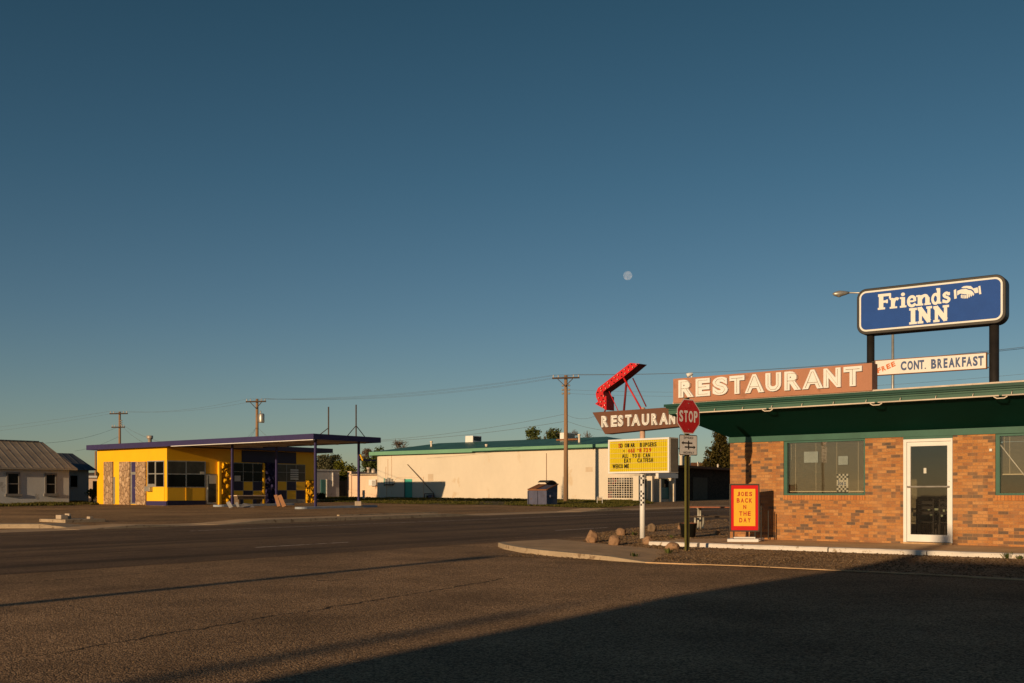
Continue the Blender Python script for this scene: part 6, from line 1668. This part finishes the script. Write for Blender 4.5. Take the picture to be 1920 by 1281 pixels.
# ================================================================== trees
def tree(name, u, vtop, vbot, wpx, Y, leaf, label, n=170, seed=1, per=15, size=.30, trunk=True, squash=1.0, ground=True, bare=0.0, grp='trees behind the buildings', cone=False):
    rr = random.Random(seed); p = at(u, 928, Y); zg = g(Y); ztop = at(0, vtop, Y).z-zg; zbot = max(.3, at(0, vbot, Y).z-zg); w = wpx/F*Y/2
    e = empty(name, (p.x, Y, zg), rr.uniform(0,6), label, 'tree' if name != 'shrub' else 'shrub', grp)
    cz = (ztop+zbot)/2; hh = (ztop-zbot)/2
    # lobes
    lobes = []
    for i in range(9 if not cone else 14):
        a = rr.uniform(0, 6.28); k = rr.uniform(.2,.75); zz = rr.uniform(-.75,.75)
        rad_ = w*(1.0 if not cone else max(.12, .95-.62*(zz+.75)/1.5))
        lobes.append((Vector((math.cos(a)*k*rad_, math.sin(a)*k*rad_, cz+zz*hh*.9)), rr.uniform(.30,.52)*(w if not cone else rad_*1.1), rr.uniform(.26,.45)*hh))
    m = MB(); tw = MB()
    if trunk:
        tw.tube([(0,0,-.2),(.05,.03,zbot*.6),(.0,.1,cz),(.1,0,cz+hh*.4)], [max(.1,w*.09), w*.07+.04, w*.045+.02, .03], 8)
        for c, rx_, rz_ in lobes: 
            b0_ = Vector((0,.05,zbot*.5+ (cz-zbot*.5)*rr.uniform(.2,.9))); mid = (b0_+c)*.5+Vector((0,0,-.1*hh)); tw.tube([b0_, mid, c], [w*.035+.02, w*.022+.015, .012], 5)
            if bare:
                for q in range(int(10*bare)):
                    d = Vector((rr.gauss(0,1), rr.gauss(0,1), abs(rr.gauss(.5,.7)))).normalized(); s0 = c+d*rx_*.1; s1 = s0+Vector((d.x*rx_*1.2,d.y*rx_*1.2,d.z*rz_*1.5)); tw.tube([s0,(s0+s1)*.5+Vector((rr.uniform(-.1,.1),0,.08)),s1], [.03,.02,.008], 4)
                    for q2 in range(3): s2 = s0+(s1-s0)*rr.uniform(.3,.9); tw.tube([s2, s2+Vector((rr.gauss(0,.35)*rx_, rr.gauss(0,.35)*rx_, rr.uniform(.1,.6)*rz_))], [.016,.006], 3)
        tw.build('trunk', M['bark'], e)
    for i in range(n):
        c, rx_, rz_ = rr.choice(lobes)
        d = Vector((rr.gauss(0,1), rr.gauss(0,1), rr.gauss(0,1))).normalized()*(rr.random()**.35)
        cc = c+Vector((d.x*rx_, d.y*rx_, d.z*rz_))
        for j in range(per):
            q = cc+Vector((rr.gauss(0,.32), rr.gauss(0,.32), rr.gauss(0,.24)))*(size*2.2)
            a = Vector((rr.gauss(0,1), rr.gauss(0,1), rr.gauss(0,.7))).normalized(); b = a.cross(Vector((rr.gauss(0,1), rr.gauss(0,1), rr.gauss(0,1)))).normalized(); s_ = size*rr.uniform(.5,1.15)
            m.add([q-a*s_*.5, q+b*s_*.28, q+a*s_*.5, q-b*s_*.28], [(0,1,2,3)])
    m.build('crown', leaf, e, fix=False)
    return e
tree('shrub', 646, 858, 934, 44, 108, M['leaf_olive'], 'dense olive green evergreen shrub between the grey shed and the plaster building', 480, 1, 17, .28, squash=1)
tree('tree', 612, 853, 892, 56, 116, M['leaf_grey'], 'grey green tree low behind the flat grey shed', 280, 2, 14, .28)
tree('tree', 702, 835, 905, 58, 125, M['leaf_green'], 'green tree rising behind the plaster building, left of the cream building', 380, 3, 13, .30)
tree('tree', 686, 838, 880, 20, 128, M['twig'], 'reddish bare tree between the canopy end and the green tree', 60, 4, 12, .22, bare=1)
tree('tree', 754, 828, 866, 44, 130, M['twig'], 'bare grey tree top behind the left end of the green roof', 60, 5, 12, .22, bare=1)
tree('tree', 1020, 803, 850, 70, 118, M['leaf_green'], 'green leafy tree top behind the green roof, left of the tall pole', 300, 6, 13, .30, bare=.4)
tree('tree', 1086, 803, 850, 46, 125, M['leaf_grey'], 'sparse tree top behind the green roof, right of the tall pole', 45, 7, 9, .22, bare=1.2)
tree('pine_tree', 1352, 799, 905, 92, 112, M['leaf_pine'], 'dark dense pine tree rising beside the restaurant eaves', 640, 8, 17, .30, cone=True)
tree('shrub', 175, 917, 948, 22, 80, M['leaf_olive'], 'leafy shrub in the gap between the stucco house and the station', 60, 9, 14, .2)
tree('shrub', 601.5, 928, 946, 12, 93, M['leaf_pine'], 'small dark shrub at the right rear corner of the station', 40, 10, 14, .2)
tree('shrub', 1284, 876, 886, 22, 100, M['leaf_pine'], 'small dark shrub top behind the brown brick building', 30, 11, 14, .2, trunk=True)

# ================================================================== grass
def turf(name, near_px, far_world, mound, mat):
    m = MB(); n = len(near_px); K_ = 6; rr = random.Random(1)
    for i in range(n):
        a = gp(*near_px[i]); b = Vector(far_world[i])
        for k in range(K_+1):
            f_ = k/K_; p = a*(1-f_)+b*f_; m.v.append((p.x, p.y, g(p.y)+.018+mound*f_*f_*(3-2*f_)))
    for i in range(n-1):
        for k in range(K_): m.f.append((i*(K_+1)+k, (i+1)*(K_+1)+k, (i+1)*(K_+1)+k+1, i*(K_+1)+k+1)); m.m.append(0)
    return tag(m.build(name, mat, fix=False), kind='structure')
M['turf'] = flecked('patchy_turf_soil', 22, (0.035,0.032,0.012), (0.10,0.085,0.035), (0.21,0.165,0.09), 0.02, 0.4, patch_scale=.45)
near = [(596,941.5),(660,943),(720,944.5),(790,946),(870,946.6),(950,948),(1010,949.6),(1060,951.5),(1110,953),(1160,951.5),(1200,947.5),(1222,944.2)]
far = [WF.w(wx(u)-.5, 1.2, 0) if u < 1150 else WF.w(wx(min(u,1164)), .5, 0) for u in (700,712,735,790,860,930,1000,1050,1100,1140,1158,1164)]
far[0] = at(600, 928, 99); far[1] = at(650, 928, 101); far[-1] = SF.w(SF.xa(1215), .2, 0)
turf('grass_verge', near, far, .14, M['turf'])
near2 = [(-60,950.5),(20,950),(80,949.2),(130,948.6),(170,947.3),(184,946.6)]
far2 = [HF.w(-9,.3,0), HF.w(-5.5,.3,0), HF.w(-3,.3,0), HF.w(-.5,.3,0), HF.w(.5,2.5,0), HF.w(2.5,3,0)]
turf('grass_strip', near2, far2, .03, M['turf'])
def blades(name, n, near_px, far_world, mound, seed, fade=1.5, hmax=.10, wmax=.05):
    rr = random.Random(seed); m = MB(); N_ = len(near_px); cnt = 0
    while cnt < n:
        i = rr.randrange(N_-1); t = rr.random(); a = gp(*near_px[i])*(1-t)+gp(*near_px[i+1])*t; b = Vector(far_world[i])*(1-t)+Vector(far_world[i+1])*t
        f_ = rr.random(); p = a*(1-f_)+b*f_
        cl = mnoise.noise(Vector((p.x*.35, p.y*.35, seed)))+.4*mnoise.noise(Vector((p.x*1.3, p.y*1.3, seed)))
        if cl < rr.uniform(-.45,.35)-(f_-.4)*.4: continue
        cnt += 1
        z = g(p.y)+.015+mound*f_*f_*(3-2*f_)
        for q in range(4):
            c = Vector((p.x+rr.gauss(0,.08), p.y+rr.gauss(0,.08), z)); an = rr.uniform(0,6.28); s_ = Vector((math.cos(an), math.sin(an), 0))*wmax*rr.uniform(.5,1.2); h_ = hmax*rr.uniform(.4,1)*(1+.5*cl); l_ = Vector((rr.gauss(0,.4)*h_, rr.gauss(0,.4)*h_, h_))
            m.add([c-s_, c+s_, c+l_], [(0,1,2)])
    return tag(m.build(name, M['grass'], fix=False), kind='stuff')
blades('grass', 9000, near, far, .14, 1)
blades('grass', 1600, near2, far2, .03, 2, hmax=.2)

# ================================================================== behind the camera: the building and poles that throw the long shadows
MO = Vector((-12.37, -8.75, 0)); MF = Frame((MO.x, MO.y, g(-8)), ANG_R)
mo = empty('roadside_motel', MF.w(0,0,0), ANG_R, 'long two storey tan stucco motel behind the parking lot, casting the big shadow', 'building')
# local +Y points to the restaurant, so the motel lies at negative y
MH = 6.25
m = MB(); m.box(0, 42, -9, 0, -1, MH); m.build('wall', M['stucco_tan'], mo)
m = MB(); m.box(-.05, 42.1, -9.1, .05, MH+.002, MH+.1); m.build('roof', M['roof_flat'], mo)
for k in range(9):
    x = 2+k*4.4
    for z0 in (.9, 3.4):
        f = MB(); f.box(x-.9, x+.9, .003, .06, z0, z0+1.3); fo = f.build('window', M['alu'], mo); q = MB(); q.box(x-.8, x+.8, .061, .07, z0+.1, z0+1.2); q.build('pane', M['dark_glass'], fo)
mx = 24.3
m = MB(); m.box(.02, .36, -.9, -.5, MH+.05, MH+1.25); m.build('chimney', M['dark_brick'], mo)
e5 = empty('lamp_post', (-19.8, -6.5, g(-6.5)), 0, 'plain steel lamp post left of the tan motel, throwing a long thin shadow', 'lamp post')
m = MB(); m.tube([(0,0,-.2),(0,0,5.9)], [.16,.13], 10); m.build('pole', M['galv'], e5, smooth=True)
m = MB(); m.box(-.16,.16,-.2,.2,5.9,6.15); m.build('lamp_head', M['grey_metal'], e5)

e6, E6, h6 = utility_pole(960, 928, 40, [], 'tall wooden pole behind the tan motel, throwing a soft broad shadow on the lot', .19, 0)
e6.location = (-32.0, -35, g(-35))
for ch in list(e6.children): ch.scale = (1, 1, 9.5)
# ================================================================== the moon
t = NT('moon_surface'); v = t.coord((.12,.12,.12)); n = t.noise(v, 1.0, 5)
df = t.n('ShaderNodeBsdfDiffuse'); t.L(t.ramp(n, [(0.35,(.05,.053,.06)),(.65,(.13,.13,.13))]), df.inputs[0]); df.inputs['Roughness'].default_value = 1.0
tp_ = t.n('ShaderNodeBsdfTransparent'); ad = t.n('ShaderNodeAddShader'); t.L(df.outputs[0], ad.inputs[0]); t.L(tp_.outputs[0], ad.inputs[1]); t.L(ad.outputs[0], t.out.inputs['Surface'])
mp_ = at(1177, 517, 3400); bm = bmesh.new(); bmesh.ops.create_uvsphere(bm, u_segments=48, v_segments=32, radius=8.3/F*3400)
me = bpy.data.meshes.new('moon'); bm.to_mesh(me); bm.free(); me.materials.append(t.mat); me.polygons.foreach_set('use_smooth', [True]*len(me.polygons))
mn = bpy.data.objects.new('moon', me); COL.objects.link(mn); mn.location = mp_; mn.rotation_euler = (.4,.3,.8)
tag(mn, 'pale gibbous daytime moon in the clear blue sky', 'moon')
